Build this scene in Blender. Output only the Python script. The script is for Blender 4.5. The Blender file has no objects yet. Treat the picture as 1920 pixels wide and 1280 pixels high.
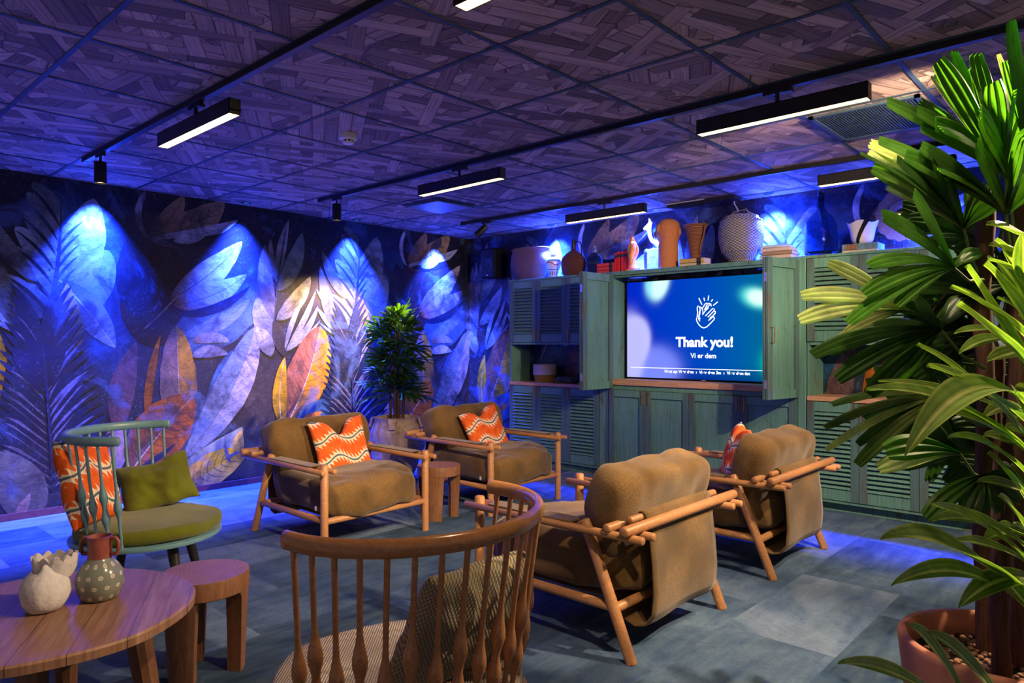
import bpy, math, random
from mathutils import Vector, Matrix, noise, Quaternion
random.seed(7)
SC = bpy.context.scene
COL = SC.collection
# ---------------------------------------------------------------- camera, world, light, exposure
YAW = math.radians(42.49); FPX = 1322.0; CAMZ = 1.32
WX, WY, CEIL = -6.31, 6.10, 2.613          # left wall, cabinet wall, ceiling
cam = bpy.data.objects.new('camera', bpy.data.cameras.new('camera')); COL.objects.link(cam)
cam.location = (0, 0, CAMZ); cam.rotation_euler = (math.pi/2, 0, YAW)
cam.data.sensor_width = 36; cam.data.lens = FPX*36/1920; cam.data.shift_y = 4/1920; cam.data.clip_start = .05
SC.camera = cam
SC.view_settings.view_transform = 'Standard'; SC.view_settings.look = 'None'
SC.view_settings.gamma = 1; SC.view_settings.exposure = 0.1
SC.view_settings.use_curve_mapping = False
SC.cycles.max_bounces = 6; SC.cycles.diffuse_bounces = 4; SC.cycles.use_denoising = True
SC.cycles.sample_clamp_indirect = 40
wd = bpy.data.worlds.new('world'); SC.world = wd; wd.use_nodes = True
wd.node_tree.nodes['Background'].inputs[0].default_value = (.72, .56, .56, 1)
wd.node_tree.nodes['Background'].inputs[1].default_value = 0.25
WARM = (1.0, .73, .45); BLUE = (.022, .060, 1.0)
def lamp(kind, loc, target, power, color, size=.03, angle=60, blend=.5, name='lamp_light', parent=None):
    d = bpy.data.lights.new(name, kind); d.energy = power; d.color = color
    o = bpy.data.objects.new(name, d); COL.objects.link(o); o.location = loc
    dr = Vector(target)-Vector(loc); o.rotation_euler = dr.to_track_quat('-Z', 'Y').to_euler()
    if kind == 'SPOT':
        d.spot_size = math.radians(angle); d.spot_blend = blend; d.shadow_soft_size = size
    o['kind'] = 'helper'
    return o
# blue wall washers in the ceiling, along the mural and above the cabinets
DL_LEFT = [(-6.165, y) for y in (.70, 1.914, 3.122, 4.33, 5.538)]
DL_BACK = [(x, 5.95) for x in (-4.883, -3.65, -2.469, -1.26)]
for x, y in DL_LEFT:
    lamp('SPOT', (x, y, CEIL-.012), (x-.05, y, 1.8), 3000, BLUE, .02, 74, 1.0)
for x, y in DL_BACK:
    lamp('SPOT', (x, y, CEIL-.012), (x, y+.13, 1.8), 3300, BLUE, .02, 84, 1.0)
# warm spots on the three tracks (unseen ones beyond the frame are added to brighten things)
TR = (1.61, 3.475, 5.18)
lamp('SPOT', (-5.19, TR[0], 2.37), (-5.19, TR[0], 0), 30, WARM, .025, 60, .5)
lamp('SPOT', (-5.24, TR[1], 2.37), (-5.0, TR[1]-.2, 0), 50, WARM, .025, 64, .5)
lamp('SPOT', (-5.30, 5.08, 2.38), (-6.31, 3.72, 1.08), 900, (1, .60, .22), .012, 50, .6)
lamp('SPOT', (-.33, TR[1], 2.42), (-3.9, 2.7, .3), 260, WARM, .03, 50, .5)
lamp('SPOT', (-.2, TR[0], 2.42), (-2.2, 2.9, .3), 130, WARM, .03, 60, .5)
lamp('SPOT', (.25, TR[1], 2.42), (-1.3, 5.4, .7), 380, WARM, .03, 70, .6)
lamp('SPOT', (.15, 3.44, 2.50), (-.45, 2.62, 1.6), 420, WARM, .03, 100, .5)
lamp('SPOT', (-.32, TR[1], 2.42), (-1.35, 4.0, 0), 150, WARM, .03, 80, .5)
lamp('SPOT', (-.55, TR[0], 2.45), (-.55, 2.4, .9), 60, WARM, .03, 62, .5)
lamp('SPOT', (-.72, TR[0], 2.45), (-1.25, 1.3, .8), 42, WARM, .03, 50, .6)
lamp('SPOT', (-.68, TR[0], 2.42), (-3.2, 1.2, .4), 110, WARM, .03, 70, .5)
lamp('SPOT', (-.30, TR[1], 2.44), (-3.0, 5.7, .9), 75, WARM, .03, 60, .6)
lamp('SPOT', (-.66, TR[0], 2.44), (-5.1, 3.9, .5), 380, WARM, .02, 42, .6)
lamp('SPOT', (-.36, TR[1], 2.42), (-3.6, 5.95, 2.2), 260, WARM, .02, 50, .5)
lamp('SPOT', (-.28, TR[1], 2.42), (-4.9, 5.95, 2.15), 170, WARM, .02, 24, .5)
lamp('SPOT', (-.40, TR[2], 2.45), (-3.6, 3.6, .4), 60, WARM, .03, 70, .6)
# ---------------------------------------------------------------- node materials
class NT:
    def __init__(s, name):
        s.m = bpy.data.materials.new(name); s.m.use_nodes = True
        s.n = s.m.node_tree.nodes; s.l = s.m.node_tree.links
        s.b = s.n['Principled BSDF']; s.out = s.n['Material Output']
    def node(s, t, **k):
        n = s.n.new(t)
        for a, v in k.items(): setattr(n, a, v)
        return n
    def put(s, sock, v):
        if isinstance(v, bpy.types.NodeSocket): s.l.new(v, sock)
        elif isinstance(v, (tuple, list)) and len(v) == 3 and sock.type == 'RGBA': sock.default_value = (*v, 1)
        else: sock.default_value = v
    def math(s, op, a, b=0, c=None, clamp=False):
        n = s.node('ShaderNodeMath', operation=op, use_clamp=clamp)
        s.put(n.inputs[0], a); s.put(n.inputs[1], b)
        if c is not None: s.put(n.inputs[2], c)
        return n.outputs[0]
    def mix(s, f, a, b, mode='MIX'):
        n = s.node('ShaderNodeMix', data_type='RGBA', blend_type=mode)
        s.put(n.inputs[0], f); s.put(n.inputs[6], a); s.put(n.inputs[7], b)
        return n.outputs[2]
    def coord(s, kind='Object'): return s.node('ShaderNodeTexCoord').outputs[kind]
    def mapping(s, v, scale=(1, 1, 1), rot=(0, 0, 0), loc=(0, 0, 0)):
        n = s.node('ShaderNodeMapping'); s.l.new(v, n.inputs[0])
        n.inputs['Location'].default_value = loc; n.inputs['Rotation'].default_value = rot; n.inputs['Scale'].default_value = scale
        return n.outputs[0]
    def noise(s, v, scale=5, detail=3, rough=.5, dist=0, color=False):
        n = s.node('ShaderNodeTexNoise'); s.l.new(v, n.inputs['Vector'])
        n.inputs['Scale'].default_value = scale; n.inputs['Detail'].default_value = detail
        n.inputs['Roughness'].default_value = rough; n.inputs['Distortion'].default_value = dist
        return n.outputs[1 if color else 0]
    def ramp(s, f, stops):
        n = s.node('ShaderNodeValToRGB'); s.l.new(f, n.inputs[0]); e = n.color_ramp.elements
        while len(e) < len(stops): e.new(.5)
        for i, (p, c) in enumerate(stops):
            e[i].position = p; e[i].color = (*c, 1) if len(c) == 3 else c
        return n.outputs[0]
    def step(s, v, lo, hi):
        n = s.node('ShaderNodeMapRange'); s.put(n.inputs[0], v); n.inputs[1].default_value = lo; n.inputs[2].default_value = hi
        n.interpolation_type = 'SMOOTHSTEP'
        return n.outputs[0]
    def xyz(s, v):
        n = s.node('ShaderNodeSeparateXYZ'); s.l.new(v, n.inputs[0]); return n.outputs
    def vec(s, x, y, z=0):
        n = s.node('ShaderNodeCombineXYZ'); s.put(n.inputs[0], x); s.put(n.inputs[1], y); s.put(n.inputs[2], z); return n.outputs[0]
    def rand(s, v, dim='2D'):
        n = s.node('ShaderNodeTexWhiteNoise', noise_dimensions=dim); s.l.new(v, n.inputs['Vector']); return n.outputs[0]
    def attr(s, name='Col'):
        return s.node('ShaderNodeAttribute', attribute_name=name).outputs['Color']
    def bump(s, h, strength=.3, dist=.01):
        n = s.node('ShaderNodeBump'); s.l.new(h, n.inputs['Height']); n.inputs['Strength'].default_value = strength
        n.inputs['Distance'].default_value = dist; s.l.new(n.outputs[0], s.b.inputs['Normal'])
    def fin(s, col=None, rough=.5, metal=0, spec=None, **k):
        if col is not None: s.put(s.b.inputs['Base Color'], col)
        s.put(s.b.inputs['Roughness'], rough); s.put(s.b.inputs['Metallic'], metal)
        if spec is not None: s.b.inputs['Specular IOR Level'].default_value = spec
        for a, v in k.items(): s.put(s.b.inputs[a.replace('_', ' ')], v)
        return s.m
def plain(name, col, rough=.5, metal=0, vary=.25, scale=30, spec=None, bump=0):
    t = NT(name); c = t.coord()
    n = t.noise(c, scale, 4)
    d = tuple(x*(1-vary) for x in col); e = tuple(min(1, x*(1+vary)) for x in col)
    if bump: t.bump(n, bump, .003)
    return t.fin(t.ramp(n, [(.3, d), (.7, e)]), rough, metal, spec)
def wood(name, a, b, rough=.4, scale=(3, 40, 40), spec=.4, dist=1.5, bump=.08):
    t = NT(name); c = t.mapping(t.coord(), scale)
    n = t.noise(c, 1.0, 5, .6, dist); f = t.noise(t.mapping(t.coord(), tuple(4*x for x in scale)), 2, 2)
    col = t.ramp(n, [(.3, a), (.52, tuple((x+y)/2 for x, y in zip(a, b))), (.72, b)])
    col = t.mix(.22, col, t.ramp(f, [(.3, tuple(.5*x for x in a)), (.7, b)]))
    t.bump(n, bump, .002)
    return t.fin(col, rough, 0, spec)
def fabric(name, a, b, scale=260, rough=.9, bump=.5):
    t = NT(name); c = t.coord(); n = t.noise(c, scale, 2, .7); w = t.noise(c, 4, 3)
    col = t.mix(t.step(w, .3, .7), t.ramp(n, [(.35, tuple(.7*x for x in a)), (.65, a)]), t.ramp(n, [(.35, a), (.65, b)]))
    t.bump(n, bump, .003)
    m = t.fin(col, rough, 0, .15); t.b.inputs['Sheen Weight'].default_value = .25; t.b.inputs['Sheen Roughness'].default_value = .5
    return m
M = {}
M['black'] = plain('black_metal', (.012, .012, .013), .45, .2)
M['blackplastic'] = plain('black_plastic', (.006, .006, .007), .55, spec=.15)
M['white'] = plain('white_plastic', (.88, .86, .90), .4, vary=.05)
M['brass'] = plain('antique_brass', (.42, .24, .12), .32, .9)
M['oak'] = wood('oiled_oak_dowel', (.36, .155, .06), (.56, .28, .125), .42)
M['glossoak'] = wood('lacquered_oak', (.36, .145, .05), (.54, .25, .10), .2, spec=.6)
M['teak'] = wood('reclaimed_teak', (.20, .085, .045), (.42, .20, .11), .42, (2.2, 16, 16), dist=3)
M['teakdark'] = wood('dark_teak_leg', (.11, .045, .022), (.26, .115, .055), .55, (10, 10, 1.5), dist=2)
M['counter'] = wood('oak_worktop', (.42, .22, .13), (.62, .36, .22), .45, (3, 30, 30))
M['olive'] = fabric('olive_brown_wool', (.105, .058, .019), (.255, .148, .055), 230)
M['green'] = fabric('moss_green_linen', (.12, .135, .008), (.19, .205, .018), 320)
M['tealpaint'] = plain('teal_lacquer', (.15, .30, .37), .35, vary=.08, spec=.5)
M['stain_and_gap_shade'] = plain('black_stain_and_gap_shade', (.02, .016, .014), .4)
def stump_mat():
    t = NT('sawn_stump_top'); c = t.xyz(t.coord())
    nz = t.noise(t.coord(), 9, 3)
    r = t.math('SQRT', t.math('ADD', t.math('MULTIPLY', c[0], c[0]), t.math('MULTIPLY', c[1], c[1])))
    r = t.math('ADD', r, t.math('MULTIPLY', nz, .03))
    w = t.math('SINE', t.math('MULTIPLY', r, 420)); f = t.noise(t.coord(), 14, 4)
    col = t.mix(t.math('MULTIPLY_ADD', w, .22, .35), t.ramp(f, [(.3, (.30, .14, .07)), (.7, (.42, .21, .12))]), (.16, .07, .04))
    return t.fin(col, .45, 0, .3)
M['stump'] = stump_mat()
M['stumpside'] = wood('stump_side', (.15, .06, .03), (.33, .15, .075), .5, (22, 22, 3), dist=3)
def paint_mat(name='distressed_green_paint', base=(.075, .185, .165), hi=(.13, .285, .24), brown=(.10, .055, .035)):
    t = NT(name); c = t.coord()
    n1 = t.noise(t.mapping(c, (60, 60, 3)), 1, 4, .6); n2 = t.noise(c, 5, 6, .75, 1.0)
    n3 = t.noise(t.mapping(c, (9, 9, 2.2), loc=(3, 1, 5)), 1, 6, .72, .6)
    col = t.ramp(n1, [(.3, base), (.7, hi)])
    col = t.mix(t.math('MULTIPLY', t.step(n3, .54, .68), .75), col, brown)
    col = t.mix(t.math('MULTIPLY', t.step(n2, .58, .70), .55), col, (.05, .06, .06))
    t.bump(n1, .12, .002)
    return t.fin(col, .5, 0, .3)
M['paint'] = paint_mat()
M['paintdark'] = paint_mat('brown_rubbed_stile_paint', (.055, .11, .115), (.09, .165, .16), (.10, .06, .05))
def carpet_mat():
    t = NT('carpet_tiles'); c = t.coord(); x, y, z = t.xyz(c)
    # planks of cloudy blue carpet laid in staggered rows
    row = t.math('FLOOR', t.math('DIVIDE', x, .5)); yo = t.math('ADD', y, t.math('MULTIPLY', row, .37))
    cell = t.math('FLOOR', t.math('DIVIDE', yo, 1.0))
    r = t.rand(t.vec(row, cell))
    off = t.math('MULTIPLY', r, 37)
    v = t.vec(t.math('ADD', x, off), t.math('ADD', y, t.math('MULTIPLY', off, .7)), 0)
    big = t.noise(v, 1.6, 5, .62, .6); st = t.noise(t.mapping(v, (14, 3, 1)), 1, 4, .6, .3); crk = t.noise(v, 7, 6, .7, 2.5)
    f = t.math('ADD', t.math('MULTIPLY', big, .75), t.math('MULTIPLY', r, .34))
    col = t.ramp(f, [(.32, (.008, .018, .055)), (.45, (.028, .062, .14)), (.60, (.085, .142, .265)), (.76, (.21, .28, .43))])
    col = t.mix(.35, col, t.ramp(st, [(.3, (.02, .045, .08)), (.75, (.17, .24, .28))]))
    col = t.mix(t.math('MULTIPLY', t.step(t.math('ABSOLUTE', t.math('SUBTRACT', crk, .5)), .03, 0.0), .3), col, (.02, .04, .07))
    fine = t.noise(c, 420, 2, .6); col = t.mix(.5, col, t.mix(1, col, t.ramp(fine, [(.3, (.55, .55, .55)), (.7, (1.5, 1.5, 1.5))]), 'MULTIPLY'))
    t.bump(fine, .5, .004)
    return t.fin(col, .95, 0, .1)
def ceiling_mat():
    # printed tile pattern: layers of short overlapping palm strips in many directions
    t = NT('woven_palm_ceiling_print'); c = t.coord(); col = None; H = None
    for k, (ang, wdt, ln, th) in enumerate([(8, .105, .46, 0), (-40, .095, .50, .35), (62, .095, .44, .50), (-6, .08, .50, .58), (104, .09, .40, .60), (32, .075, .56, .64), (-66, .075, .48, .68)]):
        p = t.xyz(t.mapping(c, (1, 1, 1), (0, 0, math.radians(ang)), (k*1.37, k*.77, 0)))
        v = t.math('DIVIDE', p[1], wdt); row = t.math('FLOOR', v); fv = t.math('FRACT', v)
        u = t.math('ADD', t.math('DIVIDE', p[0], ln), t.math('MULTIPLY', t.rand(t.vec(row, k*3.1)), 5)); cu = t.math('FLOOR', u); fu = t.math('FRACT', u)
        r = t.rand(t.vec(row, cu, 0)); r2 = t.rand(t.vec(cu, row, 0))
        stv = t.noise(t.vec(t.math('MULTIPLY', p[0], 3), t.math('ADD', t.math('MULTIPLY', p[1], 110), t.math('MULTIPLY', r, 90)), r), 1, 3, .7, .2)
        sh = t.math('MULTIPLY_ADD', r2, .95, .35)
        lc = t.mix(1, t.ramp(stv, [(.25, (.22, .15, .125)), (.5, (.46, .33, .285)), (.78, (.68, .51, .43))]), t.vec(sh, sh, sh), 'MULTIPLY')
        e = t.math('MINIMUM', fv, t.math('SUBTRACT', 1, fv)); eu = t.math('MULTIPLY', t.math('MINIMUM', fu, t.math('SUBTRACT', 1, fu)), ln/wdt)
        ed = t.math('MINIMUM', e, eu); lc = t.mix(t.math('MULTIPLY', t.step(ed, .09, 0), .85), lc, (.035, .025, .028))
        if col is None: col = lc
        else:
            mask = t.math('GREATER_THAN', r, th)
            col = t.mix(mask, col, lc)
    return t.fin(col, .7, 0, .15)
def mural_mat():
    t = NT('leaf_mural_print'); c = t.coord(); a = t.attr()
    n = t.noise(c, 4.2, 8, .72, 1.2); s = t.noise(c, 55, 3, .7); st = t.noise(t.mapping(c, (16, 16, 70)), 1, 4, .6)
    f = t.math('ADD', t.math('MULTIPLY', n, .9), t.math('MULTIPLY', st, .25))
    hs = t.node('ShaderNodeHueSaturation'); hs.inputs['Saturation'].default_value = 1.45; t.l.new(a, hs.inputs['Color']); col = t.mix(1, hs.outputs[0], t.ramp(f, [(.34, (.09, .11, .16)), (.50, (.40, .42, .46)), (.62, (.74, .74, .74)), (.80, (1.15, 1.10, 1.08))]), 'MULTIPLY')
    big = t.noise(t.mapping(c, (1, 1, 1), loc=(5.3, 1.7, 9.1)), 1.9, 6, .62, .5); wash = t.noise(t.mapping(c, (1, 1, 1), loc=(2.3, 7.7, 3.1)), 2.3, 7, .65, .8)
    col = t.mix(t.math('MULTIPLY', t.step(big, .50, .64), .82), col, (.016, .018, .026))
    col = t.mix(t.math('MULTIPLY', t.step(wash, .54, .66), .55), col, (.07, .14, .30))
    sp = t.math('MULTIPLY', t.step(s, .55, .72), t.step(n, .42, .60))
    col = t.mix(t.math('MULTIPLY', sp, .35), col, (.30, .34, .38))
    col = t.mix(t.math('MULTIPLY', t.step(s, .45, .30), t.math('MULTIPLY', t.step(n, .62, .42), .8)), col, (.02, .02, .03))
    t.bump(s, .05, .001)
    return t.fin(col, .5, 0, .35)
def leaf_mat(name, tr=.42, rough=.32):
    t = NT(name); a = t.attr(); n = t.noise(t.coord(), 18, 3)
    col = t.mix(1, a, t.ramp(n, [(.3, (.7, .7, .7)), (.7, (1.15, 1.15, 1.15))]), 'MULTIPLY')
    t.fin(col, rough, 0, .45)
    tl = t.node('ShaderNodeBsdfTranslucent'); t.l.new(t.mix(1, col, (2.6, 3.6, .8), 'MULTIPLY'), tl.inputs[0])
    mx = t.node('ShaderNodeMixShader'); mx.inputs[0].default_value = tr
    t.l.new(t.b.outputs[0], mx.inputs[1]); t.l.new(tl.outputs[0], mx.inputs[2]); t.l.new(mx.outputs[0], t.out.inputs[0])
    return t.m
def suzani_mat():
    # orange cotton with wavy blue lines edged by cream flame fringes
    t = NT('orange_flame_print'); x, y, z = t.xyz(t.coord()); w = t.noise(t.coord(), 6, 2)
    wav = t.math('MULTIPLY', t.math('SINE', t.math('MULTIPLY', x, 27)), .026)
    v = t.math('ADD', t.math('ADD', y, wav), t.math('MULTIPLY', w, .03))
    ph = t.math('SUBTRACT', t.math('MULTIPLY', t.math('FRACT', t.math('DIVIDE', v, .155)), .155), .0775)
    d = t.math('ABSOLUTE', ph)
    saw = t.math('FRACT', t.math('ADD', t.math('MULTIPLY', x, 38), t.math('MULTIPLY', ph, 20)))
    tri = t.math('POWER', t.math('ABSOLUTE', t.math('MULTIPLY_ADD', saw, 2, -1)), 1.6)
    edge = t.math('MULTIPLY_ADD', tri, .034, .014)
    cream = t.math('LESS_THAN', d, edge); blue = t.math('LESS_THAN', d, .0065)
    org = t.ramp(t.noise(t.coord(), 20, 3), [(.3, (.66, .085, .012)), (.7, (.86, .16, .03))])
    col = t.mix(cream, org, (.82, .66, .50)); col = t.mix(blue, col, (.10, .14, .19))
    t.bump(t.noise(t.coord(), 300, 2), .25, .002)
    return t.fin(col, .85, 0, .15)
def weave_mat(name, a, b, c3, s=130):
    t = NT(name); x, y, z = t.xyz(t.coord())
    u = t.math('MULTIPLY', t.math('ADD', x, t.math('MULTIPLY', z, .6)), s); v = t.math('MULTIPLY', y, s*.8)
    ch = t.math('MULTIPLY', t.math('SINE', t.math('MULTIPLY', u, 3.1)), t.math('SINE', t.math('MULTIPLY', v, 3.1)))
    r = t.rand(t.vec(t.math('FLOOR', u), t.math('FLOOR', v)))
    col = t.mix(t.step(ch, -.25, .25), a, t.mix(t.math('GREATER_THAN', r, .6), b, c3))
    t.bump(ch, .6, .003)
    return t.fin(col, .9, 0, .1)
def wicker_mat(name, a, b, s=60, k=1.0):
    t = NT(name); x, y, z = t.xyz(t.coord())
    ang = t.math('MULTIPLY', t.math('ARCTAN2', y, x), s*k); vz = t.math('MULTIPLY', z, s*9)
    w = t.math('MULTIPLY', t.math('SINE', ang), t.math('SINE', vz))
    col = t.mix(t.step(w, -.5, .5), a, b); t.bump(w, .9, .006)
    return t.fin(col, .6, 0, .3)
M['carpet'] = carpet_mat(); M['ceiling'] = ceiling_mat(); M['mural'] = mural_mat()
M['palm'] = leaf_mat('palm_leaf'); M['palmdark'] = leaf_mat('far_palm_leaf', .3); M['drac'] = leaf_mat('striped_leaf', .34, .25)
M['suzani'] = suzani_mat()
M['beigeweave'] = weave_mat('beige_grey_weave', (.16, .15, .15), (.50, .40, .33), (.56, .44, .34), 230)
M['ochreweave'] = weave_mat('ochre_black_weave', (.19, .17, .13), (.42, .38, .28), (.48, .34, .16), 170)
M['wickergold'] = wicker_mat('golden_wicker', (.10, .045, .03), (.42, .22, .13))
M['wickerred'] = wicker_mat('red_brown_wicker', (.035, .012, .008), (.24, .07, .035), 40)
def coil():
    t = NT('coiled_rattan'); x, y, z = t.xyz(t.coord()); w = t.math('SINE', t.math('MULTIPLY', z, 520)); t.bump(w, .9, .004)
    return t.fin(t.mix(t.step(w, -.9, .3), (.16, .05, .02), (.46, .19, .09)), .55, 0, .3)
M['rattan'] = coil()
M['silver'] = wicker_mat('grey_wicker', (.10, .10, .12), (.40, .36, .36), 30)
M['grid'] = plain('ceiling_grid_paint', (.03, .055, .075), .6)
M['skirt'] = plain('dark_red_skirting', (.11, .035, .035), .5)
M['terracotta'] = plain('terracotta', (.52, .20, .12), .75, vary=.12, scale=8)
M['clay'] = plain('rough_clay', (.45, .16, .06), .85, vary=.2, scale=120, bump=.6)
M['pebble'] = plain('clay_pebbles', (.26, .13, .08), .8, vary=.4, scale=60)
M['soil'] = plain('dark_soil', (.03, .02, .015), .95)
M['bark'] = wood('fibrous_bark', (.025, .010, .006), (.12, .05, .03), .8, (60, 60, 5), bump=.6)
M['stemgreen'] = plain('green_stem', (.06, .11, .02), .5)
def jar_mat():
    t = NT('weathered_ochre_jar'); c = t.coord(); n = t.noise(c, 7, 6, .7, .6); n2 = t.noise(t.mapping(c, (3, 3, 1), loc=(4, 4, 4)), 3, 5, .7)
    col = t.ramp(n, [(.3, (.20, .13, .085)), (.55, (.42, .31, .22)), (.75, (.60, .50, .40))])
    col = t.mix(t.step(n2, .52, .7), col, (.12, .075, .045)); t.bump(n, .3, .01)
    return t.fin(col, .7, 0, .3)
M['jar'] = jar_mat()
def emit(name, col, strength, vc=False):
    t = NT(name); e = t.node('ShaderNodeEmission'); t.put(e.inputs[0], t.attr() if vc else col); e.inputs[1].default_value = strength
    t.l.new(e.outputs[0], t.out.inputs[0]); return t.m
M['bar'] = emit('warm_diffuser', (1, .62, .22), 7.0)
M['lens'] = emit('spot_lens', (1, .66, .30), 5.0)
M['bluelens'] = emit('blue_lens', (.03, .2, 1), .9)
M['textglow'] = emit('screen_white', (.92, .97, 1), 1.35)
def glass(name, col, rough=.03):
    t = NT(name); t.fin(col, rough, 0, .5); t.b.inputs['Transmission Weight'].default_value = 1; t.b.inputs['IOR'].default_value = 1.25; return t.m
M['glassblue'] = glass('blue_glass', (.45, .75, 1.0)); M['glassdark'] = glass('dark_green_glass', (.22, .42, .62))
# ---------------------------------------------------------------- mesh helpers
class MB:
    def __init__(s): s.v = []; s.f = []; s.c = []; s.mi = []; s.cur = 0
    def add(s, vs, fs, cols=None):
        b = len(s.v); s.v += [tuple(p) for p in vs]; s.f += [tuple(b+i for i in f) for f in fs]
        s.mi += [s.cur]*len(fs); s.c += cols if cols else [(1, 1, 1)]*len(vs)
    def box(s, x0, x1, y0, y1, z0, z1, mat=None):
        vs = [Vector((x, y, z)) for z in (z0, z1) for y in (y0, y1) for x in (x0, x1)]
        if mat: vs = [mat @ p for p in vs]
        s.add(vs, [(0, 2, 3, 1), (4, 5, 7, 6), (0, 1, 5, 4), (2, 6, 7, 3), (0, 4, 6, 2), (1, 3, 7, 5)])
    def tube(s, pts, rads, seg=12, round_ends=True, sq=None):
        pts = [Vector(p) for p in pts]
        if not isinstance(rads, (list, tuple)): rads = [rads]*len(pts)
        rads = list(rads)
        if round_ends:
            d0 = (pts[0]-pts[1]).normalized(); d1 = (pts[-1]-pts[-2]).normalized(); r0, r1 = rads[0], rads[-1]
            pts = [pts[0]+d0*r0*.35, pts[0]+d0*r0*.22]+pts+[pts[-1]+d1*r1*.22, pts[-1]+d1*r1*.35]
            rads = [r0*.45, r0*.82]+rads+[r1*.82, r1*.45]
        ref = None; rings = []
        for i, p in enumerate(pts):
            t = (pts[min(i+1, len(pts)-1)]-pts[max(i-1, 0)]).normalized()
            if ref is None:
                ref = Vector((0, 0, 1)) if abs(t.z) < .9 else Vector((1, 0, 0))
            a = (ref-t*ref.dot(t)).normalized(); b = t.cross(a); ref = a
            r = rads[i]; ra, rb = (r, r) if sq is None else (r*sq[0], r*sq[1])
            rings.append([p+a*ra*math.cos(2*math.pi*k/seg)+b*rb*math.sin(2*math.pi*k/seg) for k in range(seg)])
        vs = [q for r in rings for q in r]; fs = []
        for i in range(len(rings)-1):
            for k in range(seg):
                k2 = (k+1) % seg; fs.append((i*seg+k, i*seg+k2, (i+1)*seg+k2, (i+1)*seg+k))
        fs.append(tuple(range(seg))[::-1]); fs.append(tuple((len(rings)-1)*seg+k for k in range(seg)))
        s.add(vs, fs)
    def lathe(s, prof, seg=32, cx=0, cy=0, cap=True, sx=1, sy=1, fn=None):
        vs = []
        for j, (r, z) in enumerate(prof):
            for k in range(seg):
                a = 2*math.pi*k/seg; p = Vector((cx+sx*r*math.cos(a), cy+sy*r*math.sin(a), z))
                vs.append(fn(p, a, j) if fn else p)
        fs = []
        for i in range(len(prof)-1):
            for k in range(seg):
                k2 = (k+1) % seg; fs.append((i*seg+k, i*seg+k2, (i+1)*seg+k2, (i+1)*seg+k))
        if cap:
            fs.append(tuple(range(seg))[::-1]); fs.append(tuple((len(prof)-1)*seg+k for k in range(seg)))
        s.add(vs, fs)
    def grid(s, fn, nu, nv, cols=None, closed=False):
        vs = [fn(i/nu, j/nv) for j in range(nv+1) for i in range(nu+1)]
        fs = [(j*(nu+1)+i, j*(nu+1)+i+1, (j+1)*(nu+1)+i+1, (j+1)*(nu+1)+i) for j in range(nv) for i in range(nu)]
        cc = [cols(i/nu, j/nv) for j in range(nv+1) for i in range(nu+1)] if cols else None
        s.add(vs, fs, cc)
    def prism(s, poly, z0, z1, fn=None):
        n = len(poly); vs = [Vector((x, y, z)) for z in (z0, z1) for x, y in poly]
        if fn: vs = [fn(p) for p in vs]
        s.add(vs, [tuple(range(n))[::-1], tuple(range(n, 2*n))]+[(i, (i+1) % n, n+(i+1) % n, n+i) for i in range(n)])
    def build(s, name, mat, parent=None, smooth=40, bevel=0, color=False, loc=None, rot=None, kind=None):
        me = bpy.data.meshes.new(name); me.from_pydata(s.v, [], s.f)
        mats = mat if isinstance(mat, list) else [mat]
        for m in mats: me.materials.append(m if isinstance(m, bpy.types.Material) else M[m])
        if len(mats) > 1: me.polygons.foreach_set('material_index', s.mi)
        if color:
            ca = me.color_attributes.new('Col', 'FLOAT_COLOR', 'POINT'); ca.data.foreach_set('color', [x for c in s.c for x in (*c, 1)])
        if smooth:
            me.polygons.foreach_set('use_smooth', [True]*len(me.polygons)); me.set_sharp_from_angle(angle=math.radians(smooth))
        me.update(); o = bpy.data.objects.new(name, me); COL.objects.link(o)
        if parent: o.parent = parent
        if loc: o.location = loc
        if rot: o.rotation_euler = rot
        if bevel:
            b = o.modifiers.new('bevel', 'BEVEL'); b.width = bevel; b.segments = 2; b.limit_method = 'ANGLE'
        if kind: o['kind'] = kind
        return o
def tag(o, label, cat, group=None):
    o['label'] = label; o['category'] = cat
    if group: o['group'] = group
    return o
def thing(name, label, cat, loc=(0, 0, 0), rz=0, group=None):
    o = bpy.data.objects.new(name, None); COL.objects.link(o); o.location = loc; o.rotation_euler = (0, 0, rz); o.empty_display_size = .1
    return tag(o, label, cat, group)
def copy_tree(o, parent=None):
    c = o.copy(); COL.objects.link(c); c.parent = parent
    for ch in list(o.children): copy_tree(ch, c)
    return c
def boxm(x0, x1, y0, y1, z0, z1):
    m = MB(); m.box(x0, x1, y0, y1, z0, z1); return m
def puff(hx, hy, hz, n=22, e=(.45, .45, .9), wr=.012, seed=0, fr=5.0, fn=None, pw=4):
    # soft box cushion: a rounded-box surface with wrinkles
    m = MB(); R = {}
    faces = []
    def P(a, b, c):
        v = Vector((a, b, c)); l = v.length; u = v/l
        mx = max(abs(a), abs(b), abs(c))
        q = Vector([math.copysign(abs(w)**k, w) for w, k in zip(u, e)])
        k = 1/max(1e-6, (abs(q.x)**pw+abs(q.y)**pw+abs(q.z)**pw)**(1/pw))
        q = q*k
        p = Vector((q.x*hx, q.y*hy, q.z*hz))
        nz = noise.noise(Vector((p.x*fr+seed, p.y*fr, p.z*fr*.6)))+.5*noise.noise(Vector((p.x*fr*2.3, p.y*fr*2.3+seed, p.z*fr)))
        p += u*wr*nz
        return fn(p) if fn else p
    for ax in range(3):
        for sg in (-1, 1):
            def f(u, v):
                a, b = 2*u-1, 2*v-1
                a = math.tan(a*math.pi/4); b = math.tan(b*math.pi/4)
                t = [0, 0, 0]; t[ax] = sg; t[(ax+1) % 3] = a*sg; t[(ax+2) % 3] = b
                return P(*t)
            m.grid(f, n, n)
    return m
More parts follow.
